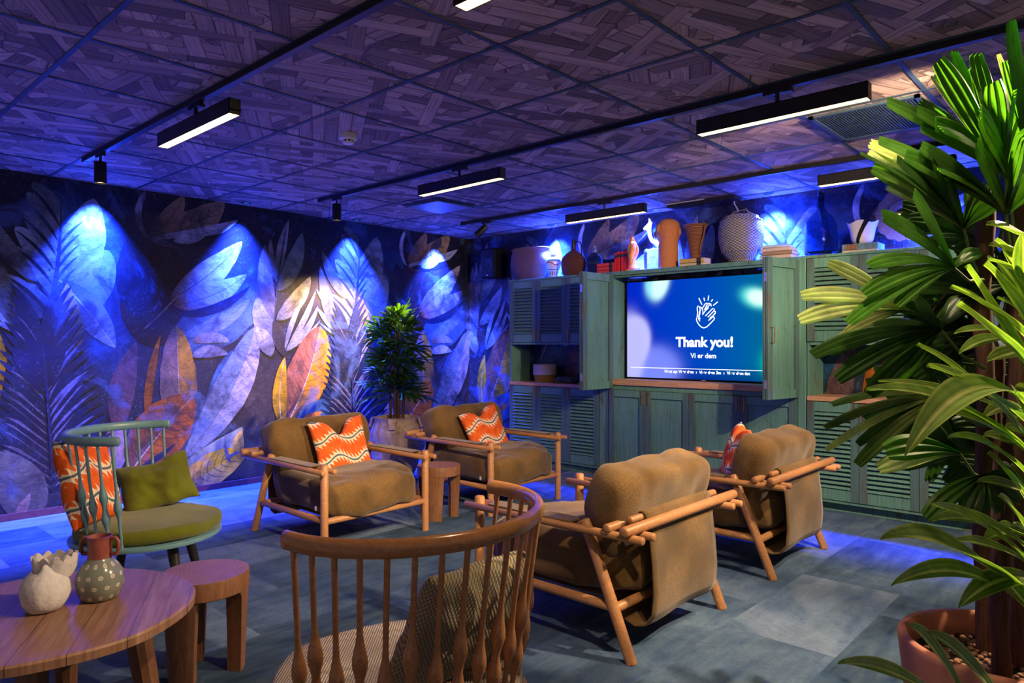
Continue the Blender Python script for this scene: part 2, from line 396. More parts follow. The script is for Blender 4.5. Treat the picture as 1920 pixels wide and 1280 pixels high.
def weld(o, d=.0005):
    import bmesh
    bm = bmesh.new(); bm.from_mesh(o.data); bmesh.ops.remove_doubles(bm, verts=bm.verts, dist=d); bmesh.ops.recalc_face_normals(bm, faces=bm.faces)
    bm.to_mesh(o.data); bm.free(); return o
# ---------------------------------------------------------------- room shell
def ray(px, py):
    u = (px-960)/FPX; v = (644-py)/FPX; s, c = math.sin(YAW), math.cos(YAW)
    return Vector((-s+c*u, c+s*u, v))
def on(px, py, ax, val):
    d = ray(px, py); o = Vector((0, 0, CAMZ)); return o+d*((val-o[ax])/d[ax])
def struct(o): o['kind'] = 'structure'; return o
m = boxm(WX-.1, 3.2, -.6, WY+.1, -.1, 0); struct(m.build('floor', 'carpet', smooth=0))
m = boxm(WX-.1, 3.2, -.6, WY+.1, CEIL, CEIL+.1); struct(m.build('ceiling', 'ceiling', smooth=0))
GS, GX, GY = .6164, -2.7226, 2.216
k = 0
for i in range(-5, 9):
    x = GX+i*GS
    if WX < x < 3: struct(boxm(x-.011, x+.011, -.6, WY, CEIL-.004, CEIL+.01).build('trim_%d' % (k := k+1), 'grid', smooth=0))
for j in range(-4, 7):
    y = GY+j*GS
    if -.6 < y < WY: struct(boxm(WX, 3.2, y-.011, y+.011, CEIL-.0045, CEIL+.01).build('trim_%d' % (k := k+1), 'grid', smooth=0))
o = struct(boxm(WX-.001, WX+.016, -.6, WY, 0, .055).build('baseboard_left', 'skirt', smooth=0, bevel=.002))
struct(boxm(WX, -5.33, WY-.016, WY+.001, 0, .055).build('baseboard_back', 'skirt', smooth=0, bevel=.002))
# ---------------------------------------------------------------- the leaf wallpaper: one print that repeats every 2.787 m round the corner
PER = 2.787
walls = {'L': MB(), 'B': MB()}
layer = [0]
def wpt(s, z, lay):
    z = min(max(z, 0.0), CEIL); e = .00004*lay
    return ('L', (WX+e, s, z)) if s <= WY else ('B', (WX+(s-WY), WY-e, z))
def q(px, py):
    p = on(px, py, 0, WX); return Vector((p.y, p.z))
def put_patch(pts, faces, cols, reps=(-1, 0, 1, 2, 3)):
    layer[0] += 1
    for r in reps:
        P = [Vector((p[0]+r*PER, p[1])) for p in pts]
        for w in 'LB':
            fs = [f for f in faces if (sum(P[i][0] for i in f)/len(f) <= WY) == (w == 'L') and -.6 < P[f[0]][0] < 14 and min(P[i][1] for i in f) < CEIL and max(P[i][1] for i in f) > 0]
            if not fs: continue
            used = sorted({i for f in fs for i in f}); ix = {i: n for n, i in enumerate(used)}
            vs = []
            for i in used:
                s, z = P[i]; s = min(s, WY) if w == 'L' else max(s, WY)
                vs.append(wpt(s if w == 'L' else s+1e-7, z, layer[0])[1])
            walls[w].add(vs, [tuple(ix[i] for i in f) for f in fs], [cols[i] for i in used])
def lerp(a, b, t): return tuple(x+(y-x)*t for x, y in zip(a, b))
def leaf(b, t, w, ca, cb=None, bend=0, peak=.45, mid=None, midw=.006, halves=None, veins=0, vcol=(.03, .03, .04), tipc=None, pixel=True, blunt=.75):
    # b base, t tip (photo points on the wall plane), w width in metres, ca/cb colours base -> tip, halves: other colour for the right half
    B_, T_ = (q(*b), q(*t)) if pixel else (Vector(b), Vector(t))
    d = T_-B_; L = d.length; d.normalize(); nrm = Vector((-d.y, d.x)); C = (B_+T_)/2+nrm*bend*L
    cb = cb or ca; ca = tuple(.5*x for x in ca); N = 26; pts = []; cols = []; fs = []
    def cen(u): return B_*(1-u)**2+C*2*u*(1-u)+T_*u*u
    def tan(u): return ((C-B_)*(1-u)+(T_-C)*u).normalized()
    def prof(u):
        v = u**(math.log(.5)/math.log(peak)); return max(0, math.sin(math.pi*v))**blunt
    for i in range(N+1):
        u = i/N; c = cen(u); g = tan(u); n = Vector((-g.y, g.x)); hw = w/2*prof(u)
        wob = 1+.08*noise.noise(Vector((c.x*9, c.y*9, w*7)))
        for k, a in enumerate((-1, -.5, 0, 0, .5, 1)):
            pts.append(c+n*a*hw*wob)
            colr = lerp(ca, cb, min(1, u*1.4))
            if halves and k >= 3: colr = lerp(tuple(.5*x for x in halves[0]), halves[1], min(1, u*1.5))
            cols.append(colr)
    for i in range(N):
        for k in (0, 1, 3, 4):
            a = i*6+k; fs.append((a, a+1, a+7, a+6))
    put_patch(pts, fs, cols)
    if mid:
        pp = []; ff = []
        for i in range(N+1):
            u = i/N; c = cen(u); g = tan(u); n = Vector((-g.y, g.x)); h = midw*(1-.75*u)
            pp += [c-n*h, c+n*h]
        ff = [(2*i, 2*i+1, 2*i+3, 2*i+2) for i in range(N)]
        put_patch(pp, ff, [mid]*len(pp))
    if veins:
        pp = []; ff = []
        for j in range(veins):
            u = .12+.72*j/veins; c = cen(u); g = tan(u); n = Vector((-g.y, g.x))
            for sg in (-1, 1):
                e = cen(min(1, u+.16)); e = e+n*sg*w/2*prof(min(1, u+.16))*.86
                mdl = (c+e)/2-n*sg*0-g*.06*w
                b0 = len(pp); h = Vector((-(e-c).y, (e-c).x)).normalized()*.0028
                pp += [c-h, c+h, mdl-h, mdl+h, e-h*.2, e+h*.2]; ff += [(b0, b0+1, b0+3, b0+2), (b0+2, b0+3, b0+5, b0+4)]
        put_patch(pp, ff, [vcol]*len(pp))
# painted ground of the print
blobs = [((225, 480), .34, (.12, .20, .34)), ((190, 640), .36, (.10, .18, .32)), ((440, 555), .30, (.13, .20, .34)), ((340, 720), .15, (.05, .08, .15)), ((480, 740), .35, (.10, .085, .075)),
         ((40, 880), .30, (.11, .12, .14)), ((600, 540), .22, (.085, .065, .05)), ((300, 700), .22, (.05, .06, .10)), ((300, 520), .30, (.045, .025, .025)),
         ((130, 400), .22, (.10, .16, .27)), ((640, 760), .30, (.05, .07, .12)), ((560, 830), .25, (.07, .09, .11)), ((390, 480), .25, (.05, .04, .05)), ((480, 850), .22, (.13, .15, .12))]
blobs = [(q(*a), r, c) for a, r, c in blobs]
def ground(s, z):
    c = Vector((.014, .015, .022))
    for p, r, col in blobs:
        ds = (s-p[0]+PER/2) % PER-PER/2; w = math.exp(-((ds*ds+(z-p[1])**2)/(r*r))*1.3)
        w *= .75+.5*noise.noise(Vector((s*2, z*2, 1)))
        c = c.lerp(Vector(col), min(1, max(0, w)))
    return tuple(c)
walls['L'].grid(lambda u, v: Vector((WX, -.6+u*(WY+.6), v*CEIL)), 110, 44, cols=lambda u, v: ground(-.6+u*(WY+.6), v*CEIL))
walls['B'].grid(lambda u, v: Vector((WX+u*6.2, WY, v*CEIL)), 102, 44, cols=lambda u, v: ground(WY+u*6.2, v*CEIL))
PALE, GREY, WHITE = (.50, .56, .60), (.30, .36, .40), (.72, .72, .74)
# broad frayed leaf beside the tall spine
for b_, t_, w_, c1, c2 in [((100, 590), (205, 470), .42, (.14, .22, .34), (.30, .38, .48)), ((113, 560), (176, 372), .34, GREY, PALE), ((112, 480), (160, 405), .2, PALE, PALE),
                           ((88, 640), (0, 560), .16, (.20, .26, .32), (.28, .34, .40)), ((94, 590), (0, 515), .17, GREY, (.38, .44, .48)), ((99, 545), (0, 455), .17, GREY, PALE),
                           ((104, 505), (28, 425), .17, GREY, PALE), ((108, 472), (45, 395), .15, PALE, GREY), ((111, 440), (50, 360), .15, PALE, (.22, .26, .25)), ((113, 408), (60, 342), .14, GREY, (.16, .19, .18))]:
    leaf(b_, t_, w_, c1, c2, bend=-.06, blunt=.6)
for i in range(7):
    a = (105-i*1.6, 470+i*22) if i < 9 else 0; leaf(a, (a[0]+52-i*2, a[1]-56), .022, (.03, .05, .10), (.08, .12, .2), bend=.1)
    leaf((112-i*3.4, 425+i*27), (55-i*9, 350+i*27), .026, (.02, .03, .05), (.02, .03, .05), bend=-.12)
leaf((80, 640), (113, 338), .035, (.03, .04, .08), (.05, .06, .09), bend=-.07, peak=.2)
leaf((112, 525), (216, 652), .24, (.26, .34, .44), (.36, .42, .52), bend=.05, mid=(.8, .8, .85), halves=((.20, .28, .40), (.30, .36, .46)))
# big brown hand leaf with pale fingers
leaf((285, 650), (300, 440), .55, (.05, .025, .025), (.035, .02, .022), blunt=.5)
leaf((262, 600), (245, 440), .30, (.02, .035, .06), (.02, .03, .05))
leaf((325, 640), (495, 535), .46, (.12, .18, .26), (.18, .26, .38), bend=-.12, blunt=.5)
leaf((345, 628), (470, 560), .14, (.20, .30, .42), (.34, .42, .52), bend=-.15)
leaf((318, 562), (454, 452), .24, (.16, .06, .04), (.78, .74, .74), bend=-.10, mid=(.06, .03, .03), midw=.004)
leaf((325, 572), (463, 514), .20, (.50, .20, .10), (.66, .66, .70), bend=-.14, mid=(.10, .07, .07), midw=.004)
leaf((335, 590), (470, 535), .09, (.02, .04, .10), (.02, .03, .06), bend=-.2)
leaf((268, 618), (340, 545), .012, (.7, .68, .66), (.5, .3, .2), bend=-.05)
# fan flower under the ceiling
leaf((270, 452), (330, 360), .20, (.02, .02, .025), (.02, .02, .025))
leaf((279, 447), (420, 378), .26, (.16, .10, .06), (.52, .40, .27), bend=-.16, mid=(.03, .025, .03), midw=.004, veins=6, blunt=.55)
leaf((277, 447), (345, 366), .17, (.20, .12, .07), (.44, .33, .22), bend=-.12, mid=(.03, .02, .02), midw=.004)
leaf((278, 448), (272, 358), .10, (.75, .74, .76), (.75, .74, .76), bend=.22)
leaf((281, 447), (279, 362), .07, (.015, .015, .02), (.015, .015, .02), bend=.16)
leaf((281, 448), (447, 412), .13, (.60, .58, .60), (.80, .80, .84), bend=-.14, mid=(.04, .04, .05), midw=.0025)
leaf((290, 452), (450, 430), .08, (.015, .02, .03), (.02, .02, .03), bend=-.14)
leaf((325, 451), (384, 443), .065, WHITE, WHITE, bend=-.1)
# crescents
leaf((362, 640), (430, 640), .10, (.24, .16, .12), (.40, .44, .50), bend=.22, blunt=.6)
leaf((360, 668), (428, 664), .11, (.30, .34, .36), (.70, .70, .74), bend=.22)
# lower hanging leaves
leaf((222, 812), (256, 640), .20, (.17, .10, .10), (.13, .09, .11), bend=.1)
leaf((276, 790), (301, 628), .075, (.32, .16, .10), (.42, .20, .11), bend=.08)
leaf((338, 800), (331, 611), .32, (.36, .27, .17), (.52, .34, .17), bend=0, halves=((.46, .40, .28), (.24, .17, .14)), mid=(.62, .50, .36), midw=.004, blunt=.6)
leaf((336, 885), (372, 735), .40, (.06, .075, .10), (.10, .13, .17), bend=-.1, blunt=.6)
leaf((215, 890), (222, 792), .20, (.40, .42, .55), (.60, .46, .36), bend=.1, mid=(.05, .04, .05), midw=.003)
leaf((248, 880), (362, 742), .46, (.60, .30, .18), (.55, .23, .12), bend=.04, halves=((.26, .18, .13), (.34, .17, .10)), mid=(.70, .60, .50), veins=7, blunt=.55)
leaf((255, 880), (330, 830), .05, (.04, .05, .09), (.04, .05, .09), bend=-.1)
leaf((392, 800), (436, 655), .20, (.22, .32, .38), (.16, .24, .40), bend=.04)
leaf((342, 860), (478, 612), .34, (.34, .44, .48), (.58, .58, .66), bend=-.14, peak=.55, halves=((.48, .56, .60), (.34, .42, .52)), mid=(.10, .12, .16), midw=.003, veins=8, vcol=(.25, .30, .36), blunt=.65)
leaf((330, 884), (455, 800), .20, (.24, .30, .34), (.40, .46, .40), bend=-.16, mid=(.12, .15, .2), midw=.003)
leaf((330, 895), (420, 880), .12, (.16, .20, .28), (.26, .30, .36), bend=.1)
leaf((335, 930), (462, 848), .30, (.66, .60, .52), (.78, .62, .28), bend=.12, halves=((.60, .50, .40), (.80, .60, .22)), veins=7, blunt=.55)
leaf((452, 862), (454, 803), .11, (.80, .60, .24), (.86, .70, .36), bend=.22)
leaf((420, 862), (455, 845), .03, (.2, .22, .32), (.2, .22, .3), bend=.1); leaf((432, 868), (422, 830), .035, (.2, .22, .32), (.2, .22, .3), bend=.1)
# grey green feather
for b_, t_, w_, c1, c2, bd in [((513, 640), (482, 556), .22, (.34, .36, .36), (.42, .44, .46), .1), ((514, 600), (497, 458), .16, (.36, .36, .38), (.30, .26, .28), .12), ((519, 530), (507, 448), .07, (.26, .27, .25), (.34, .32, .30), .1),
                               ((520, 520), (541, 412), .10, (.22, .27, .24), (.46, .48, .46), .05), ((520, 545), (566, 436), .18, (.18, .23, .20), (.26, .32, .28), -.14), ((517, 600), (582, 518), .17, (.22, .26, .22), (.66, .64, .60), -.14),
                               ((530, 590), (580, 523), .06, (.6, .58, .54), (.72, .70, .66), -.14)]:
    leaf(b_, t_, w_, c1, c2, bend=bd, mid=(.10, .11, .11), midw=.0025)
leaf((513, 640), (541, 408), .02, (.06, .06, .07), (.06, .06, .07), bend=.05)
leaf((508, 668), (480, 612), .16, (.32, .33, .34), (.52, .54, .56), bend=-.1)
leaf((532, 668), (512, 600), .16, (.035, .03, .03), (.05, .04, .04), bend=-.1)
# long white strokes meeting in a V, and their mirror on the next feather
for b_, t_, w_, bd in [((534, 655), (571, 557), .055, .1), ((536, 657), (592, 543), .065, -.08), ((537, 658), (596, 573), .075, -.16), ((560, 640), (600, 600), .03, -.1),
                       ((662, 612), (592, 541), .08, .12), ((660, 640), (594, 576), .09, .12), ((658, 640), (598, 604), .035, .1)]:
    leaf(b_, t_, w_, (.52, .56, .58), (.60, .63, .66), bend=bd)
leaf((645, 640), (600, 500), .16, (.34, .38, .36), (.24, .27, .24), bend=.10); leaf((650, 560), (604, 470), .12, (.40, .44, .46), (.26, .29, .25), bend=.12)
# orange leaf and its yellow companion
leaf((536, 800), (560, 655), .24, (.20, .24, .26), (.40, .44, .48), bend=-.05)
leaf((530, 810), (600, 611), .46, (.46, .30, .15), (.80, .46, .16), bend=-.10, peak=.55, halves=((.40, .26, .18), (.44, .24, .18)), mid=(.74, .64, .66), veins=8, vcol=(.10, .06, .06), blunt=.6)
leaf((529, 800), (534, 669), .15, (.40, .32, .12), (.80, .56, .22), bend=.12, mid=(.8, .7, .6), midw=.004)
leaf((690, 660), (679, 560), .20, (.44, .34, .22), (.66, .50, .28), bend=.1, mid=(.7, .66, .6), midw=.003)
leaf((545, 815), (620, 745), .30, (.05, .08, .13), (.10, .16, .24), bend=-.1); leaf((560, 800), (604, 772), .09, (.34, .16, .09), (.62, .32, .16), bend=.1)
# dark palm frond low on the spine, light strokes between its blades
def spine(t):
    return (97-20*t, 925-295*t)
for i in range(19):
    t = i/18; x, y = spine(t); k = 1-.55*t
    leaf((x, y), (x+130*k-6, y-100-12*t), .066-.012*t, (.012, .016, .04), (.02, .035, .09), bend=.12)
    leaf((x, y), (x-130*k, y-74-25*t), .075-.012*t, (.012, .014, .03), (.02, .03, .06), bend=-.10)
    if t < .93:
        leaf((x+5, y-12), (x+92*k+14*math.sin(i*2.3), y-84-12*t+6*math.sin(i*5)), .024+.012*math.sin(i*3.1), (.40, .38, .50), (.34, .36, .52), bend=.10)
        if i % 2 == 0 or t < .4: leaf((x-4, y-12), (x-96*k, y-62-16*t+5*math.sin(i*4)), .030 if t < .45 else .018, (.36, .29, .27) if t < .5 else (.30, .30, .42), (.30, .26, .26), bend=-.12)
for dx, dy in ((-4, -118), (20, -112), (44, -96), (-30, -104), (-56, -84)):
    leaf((79, 735), (79+dx, 735+dy), .13, (.012, .016, .04), (.02, .03, .08), bend=.08 if dx > 0 else -.08, blunt=.6)
leaf((97, 925), (77, 620), .02, (.03, .03, .06), (.05, .06, .12), bend=-.02)
leaf((60, 985), (0, 845), .32, (.16, .15, .13), (.24, .23, .19), bend=-.1); leaf((30, 975), (56, 925), .07, (.50, .34, .30), (.46, .36, .30)); leaf((0, 980), (48, 968), .05, (.5, .33, .28), (.44, .30, .25))
struct(walls['L'].build('wall_left', 'mural', smooth=0, color=True)); struct(walls['B'].build('wall_back', 'mural', smooth=0, color=True))
# ---------------------------------------------------------------- ceiling fixtures
def track(y, x0, x1, label):
    t = thing('lighting_track', label, 'light track', ((x0+x1)/2, y, CEIL), 0, 'ceiling light tracks'); L = (x1-x0)/2
    boxm(-L, L, -.018, .018, -.034, 0).build('rail', 'black', t, smooth=0, bevel=.002)
    boxm(-L-.01, -L+.03, -.020, .020, -.037, 0).build('end_cap', 'black', t, smooth=0)
track(TR[0], -5.50, 2.6, 'black ceiling track nearest the camera, running above the left armchairs')
track(TR[1], -5.50, 2.6, 'black ceiling track in the middle, carrying two linear lamps in view')
track(TR[2], -5.46, 2.6, 'black ceiling track nearest the green cabinets')
def bar(x0, x1, y, label):
    t = thing('linear_lamp', label, 'ceiling lamp', ((x0+x1)/2, y, 2.475), 0, 'warm linear lamps on the tracks'); L = (x1-x0)/2
    m = MB(); m.box(-L, L, -.030, -.026, -.038, .038); m.box(-L, L, .026, .030, -.038, .038); m.box(-L, L, -.030, .030, .034, .038)
    m.box(-L, -L+.004, -.030, .030, -.038, .038); m.box(L-.004, L, -.030, .030, -.038, .038); m.box(-L, L, -.026, .026, -.020, -.014)
    m.build('housing', 'black', t, smooth=0)
    boxm(-L+.005, L-.005, -.0255, .0255, -.037, -.030).build('diffuser', 'bar', t, smooth=0)
    m = MB(); m.tube([(0, 0, .036), (0, 0, .10)], [.010, .010], 10, False); m.box(-.07, .07, -.012, .012, .086, .1035); m.box(.045, .075, -.018, .018, .082, .096); m.build('track_adapter', 'black', t, smooth=30)
bar(-4.188, -3.315, TR[0]+.01, 'short black linear lamp glowing warm, at the upper left of the ceiling')
bar(-1.72, -.86, TR[0]+.01, 'black linear lamp cut off by the top edge of the photo')
bar(-4.12, -3.27, TR[1], 'black linear lamp in the middle of the photo, behind the smoke detector')
bar(-1.82, -.97, TR[1], 'large black linear lamp at the upper right, before the ceiling grille')
bar(-4.05, -3.21, TR[2], 'black linear lamp above the clay vessels, farthest to the left on the cabinet-side track')
bar(-1.78, -.94, TR[2], 'black linear lamp half hidden behind the fan palm, above the big glass bottle')
def spot(x, y, dr, label):
    t = thing('track_spotlight', label, 'spotlight', (x, y, 2.545), 0, 'black cylinder spotlights on the tracks')
    d = Vector(dr).normalized(); rot = Vector((0, 0, -1)).rotation_difference(d).to_euler()
    m = MB(); m.box(-.06, .06, -.013, .013, .014, .036); m.tube([(0, 0, .02), (0, 0, -.02)], .008, 10, False); m.build('track_adapter', 'black', t)
    h = MB(); h.lathe([(.036, 0), (.038, -.004), (.038, -.140), (.034, -.141), (.033, -.125)], 28, cap=False); h.lathe([(.0, 0), (.036, 0)], 28, cap=False)
    h = h.build('lamp_head', 'black', t, rot=rot, loc=(0, 0, -.018))
    l = MB(); l.lathe([(.001, -.130), (.033, -.130)], 24, cap=False); l.build('lens', 'lens', h)
spot(-5.19, TR[0], (0, 0, -1), 'black cylinder spotlight at the far left end of the nearest track, pointing down')
spot(-5.24, TR[1], (0, 0, -1), 'black cylinder spotlight at the end of the middle track, pointing down')
spot(-5.10, TR[2], (-.62, -.35, -.62), 'black cylinder spotlight tilted towards the leaf mural, beside the wall speaker')
def downlight(x, y, label):
    t = thing('recessed_downlight', label, 'downlight', (x, y, CEIL), 0, 'blue recessed downlights along the walls')
    m = MB(); m.lathe([(.028, -.002), (.030, -.006), (.044, -.006), (.047, 0)], 28, cap=False); m.build('bezel', 'black', t)
    m = MB(); m.lathe([(.001, -.0032), (.029, -.0032)], 20, cap=False); m.build('lens', 'bluelens', t)
names_l = [None, 'recessed downlight washing the tall leaf spine at the far left of the mural blue', 'recessed downlight over the bright white hot spot on the mural', 'recessed downlight right of the middle track spotlight, over the feather leaf', 'recessed downlight above the potted palm by the mural']
for (x, y), lb in zip(DL_LEFT, names_l):
    if lb: downlight(x, y, lb)
names_b = ['recessed downlight above the large wicker basket on the left cabinet', 'recessed downlight above the white dragon ornament', 'recessed downlight over the stacked pale books and wicker bottle', 'recessed downlight behind the fan palm, above the straw disc']
for (x, y), lb in zip(DL_BACK, names_b): downlight(x, y, lb)
t = thing('smoke_detector', 'white round smoke detector on the woven ceiling', 'smoke detector', (-3.69, 2.53, CEIL))
m = MB(); m.lathe([(.052, 0), (.054, -.010), (.054, -.030), (.046, -.036), (.036, -.038)], 28); m.build('base', 'white', t)
m = MB(); m.lathe([(.030, -.034), (.030, -.048)], 24); m.build('sensor_chamber', 'black', t)
m = MB(); m.lathe([(.034, -.047), (.034, -.054), (.028, -.060), (.001, -.062)], 24)
for k in range(8):
    a = k*math.pi/4; m.box(-.004, .004, .030, .036, -.052, -.034, Matrix.Rotation(a, 4, 'Z'))
m.build('cap', 'white', t)
t = thing('air_diffuser', 'square flat air diffuser panel hanging just below the ceiling by the left armchairs', 'air vent', (-4.93, 4.38, CEIL))
boxm(-.25, .25, -.24, .24, -.012, 0).build('frame', 'grid', t, smooth=0, bevel=.003); boxm(-.22, .22, -.21, .21, -.030, -.016).build('panel', plain('diffuser_panel', (.22, .26, .30), .4), t, smooth=0, bevel=.003)
t = thing('air_grille', 'square perforated ceiling grille left of the fan palm', 'air vent', (-1.19, 4.41, CEIL))
m = MB(); 
for a, b, c, d in ((-.28, .28, -.30, -.275), (-.28, .28, .275, .30), (-.28, -.255, -.3, .3), (.255, .28, -.3, .3)): m.box(a, b, c, d, -.014, 0)
m.build('frame', 'grid', t, smooth=0)
m = MB(); m.box(-.256, .256, -.276, .276, -.003, 0)
for i in range(34): m.box(-.255+i*.0152, -.249+i*.0152, -.276, .276, -.010, -.003)
for i in range(18): m.box(-.255, .255, -.27+i*.031, -.266+i*.031, -.009, -.003)
m.build('grille', 'grid', t, smooth=0)
t = thing('wall_duct', 'dark flat ceiling unit with hanging cable over the clay vessels', 'ceiling duct', (-3.0, 5.86, CEIL))
boxm(-.36, .30, -.07, .07, -.035, 0).build('housing', 'black', t, smooth=0, bevel=.003)
boxm(-.36, .02, -.085, -.070, -.012, -.004).build('light_edge', plain('pale_strip', (.4, .42, .5), .4), t, smooth=0)
m = MB(); m.tube([(-.02, -.07, -.02), (.02, -.08, -.07), (.09, -.08, -.095), (.16, -.08, -.07), (.19, -.07, -.02)], .003, 6); m.build('cable', 'black', t)
o = MB(); o.tube([(-2.76, 5.93, CEIL-.002), (-2.765, 5.93, 2.56), (-2.735, 5.94, 2.50), (-2.72, 5.95, 2.47)], .006, 8)
tag(o.build('cable', plain('grey_cable', (.3, .3, .35), .4)), 'thin cable dropping from the ceiling to the wicker-wrapped bottle', 'cable')
# wall speaker
t = thing('wall_speaker', 'black loudspeaker high in the corner left of the cabinets', 'speaker', (-5.80, 6.00, 2.09))
m = MB(); m.box(-.12, .12, -.10, .09, 0, .35); m.build('cabinet', 'blackplastic', t, smooth=0, bevel=.02)
m = MB()
for z, r in ((.14, .075), (.27, .035)):
    m.lathe([(r, 0), (r*.95, .006), (r*.75, .002), (r*.6, -.008), (r*.25, -.012), (r*.2, -.004), (.001, -.002)], 28, cap=False, fn=lambda p, a, j, z=z: Vector((p.x, -.101-p.z, z+p.y)))
m.build('driver', 'black', t); boxm(-.012, .012, -.103, -.1, .028, .034).build('badge', 'white', t, smooth=0)
boxm(-.03, .03, .085, .099, .12, .24).build('wall_bracket', 'black', t, smooth=0)
# ---------------------------------------------------------------- cabinets
YF = 5.78
PM = ['paint', 'paintdark']
def handle(parent, x, z, h=.115, y=-.024):
    m = MB(); m.tube([(x, 0, z-h/2), (x, y, z-h/2), (x, y, z+h/2), (x, 0, z+h/2)], .0055, 10)
    m.build('handle', 'brass', parent)
def louver_door(root, x0, x1, z0, z1, hx, hz, label=None):
    w = x1-x0-.004; h = z1-z0-.004; m = MB(); st = .058
    m.cur = 1; m.box(0, st, -.02, 0, 0, h); m.box(w-st, w, -.02, 0, 0, h)
    m.cur = 0; m.box(st, w-st, -.018, -.002, 0, .085); m.box(st, w-st, -.018, -.002, h-.075, h)
    n = max(4, int(round((h-.16)/.035))); sp = (h-.16)/n
    R = Matrix.Rotation(math.radians(38), 4, 'X')
    for i in range(n):
        m.box(st-.002, w-st+.002, -.0185, .0185, -.0026, .0026, Matrix.Translation((0, -.012, .085+sp*(i+.5))) @ R)
    m.cur = 2; m.box(st, w-st, .0005, .002, .08, h-.07)  # black sheet stands in for the shade in the slat gaps
    d = m.build('door', PM+['stain_and_gap_shade'], root, smooth=0, bevel=.0012, loc=(x0+.002-root.location.x, YF-root.location.y, z0+.002-root.location.z))
    handle(d, hx-x0-.002, hz-z0-.002)
    if label: d['label'] = label
def panel_door_mesh(w, h, st=.06):
    m = MB(); m.cur = 1; m.box(0, st, -.02, 0, 0, h); m.box(w-st, w, -.02, 0, 0, h); m.cur = 0
    m.box(st, w-st, -.02, 0, 0, st*1.1); m.box(st, w-st, -.02, 0, h-st*1.1, h); m.box(st, w-st, -.004, -.001, st, h-st); return m
def side_cab(x0, edges, label):
    x1 = edges[-1]; c = thing('louvered_cabinet', label, 'cabinet', (x0, YF, 0)); X = x1-x0; m = MB()
    for a, b in ((0, .02), (X-.02, X)): m.box(a, b, .002, .31, .0, 2.0)
    m.box(-.002, X+.002, -.012, .31, 2.003, 2.025); m.box(.02, X-.02, -.004, .31, 1.309, 1.333); m.box(.02, X-.02, -.010, .31, .074, .095); m.box(.02, X-.02, .05, .07, 0, .074)
    m.box(.02, X-.02, .002, .31, 1.985, 2.003); m.box(.02, X-.02, .002, .02, 1.96, 1.985)
    m.build('carcass', PM, c, smooth=0, bevel=.0015)
    boxm(.004, X-.004, -.018, .31, .866, .902).build('worktop', 'counter', c, smooth=0, bevel=.002)
    up = edges
    for i in range(3):
        a, b = edges[i], edges[i+1]
        hx = b-.032 if i == 0 else a+.032
        louver_door(c, a, b, 1.335, 2.0, hx, 1.415); louver_door(c, a, b, .097, .862, hx, .80)
    return c
side_cab(-5.325, [-5.315, -4.922, -4.522, -4.112], 'left green louvered cabinet beside the leaf mural, holding a two-tone basket on its open shelf')
side_cab(-2.078, [-2.074, -1.684, -1.275, -.868], 'right green louvered cabinet behind the fan palm')
c = thing('television_cabinet', 'middle green cabinet with open folding doors round the television', 'cabinet', (-4.104, YF, 0)); X = 2.02
m = MB(); m.cur = 0
m.box(0, .063, -.012, .31, 0, 2.024); m.box(X-.063, X, -.012, .31, 0, 2.024); m.box(.063, .147, -.004, .31, .0, 2.0); m.box(X-.075, X-.06, -.004, .31, 0, 2.0)
m.box(.063, X-.063, -.012, .31, 1.985, 2.024); m.box(.147, X-.07, .012, .03, 1.965, 1.985)
m.box(.147, X-.07, -.002, .02, .872, .915); m.box(.1, X-.07, -.010, .31, .074, .095); m.box(.1, X-.07, .05, .07, 0, .074); m.cur = 1; m.box(.063, .15, -.008, 0, .0, .9)
m.build('carcass', PM, c, smooth=0, bevel=.002)
boxm(.147, X-.075, -.022, .31, .918, .972).build('worktop', 'counter', c, smooth=0, bevel=.002)
bx = [-3.990, -3.578, -3.152, -2.722, -2.160]
bx = [-3.985, -3.574, -3.117, -2.632, -2.157]
for i in range(4):
    w = bx[i+1]-bx[i]-.004; d = panel_door_mesh(w, .773).build('door', PM, c, smooth=0, bevel=.002, loc=(bx[i]+.002+4.104, 0, .097))
    handle(d, w-.032 if i % 2 == 0 else .032, .70)
# bi-fold doors standing open, folded back on themselves
def fold(x, y, ang, sgn, w):
    P = (x+4.104, y-YF, .885); h = 1.108
    d = panel_door_mesh(w, h, .065).build('folding_door', PM, c, smooth=0, bevel=.002, loc=P, rot=(0, 0, ang))
    e = panel_door_mesh(w, h, .065).build('folding_door', PM, c, smooth=0, bevel=.002, loc=(P[0]-.026, P[1], P[2]), rot=(0, 0, ang-sgn*.012))
    m = MB()
    for z in (.12, .95): m.box(w-.006 if 0 else -.006, .006, -.008, .012, z-.035, z+.035)
    m.build('hinge', M['white'] if 0 else plain('steel_hinge', (.5, .5, .55), .3, .8), d, smooth=0)
    return d
d = fold(-3.958, 5.28, math.radians(90), 1, .49)
d = fold(-2.232, 5.335, math.radians(80), 1, .455)
m = MB(); m.tube([(.035, -.02, .44), (.035, -.055, .44), (.035, -.055, .56), (.035, -.02, .56)], .0055, 10); m.build('handle', 'brass', d)
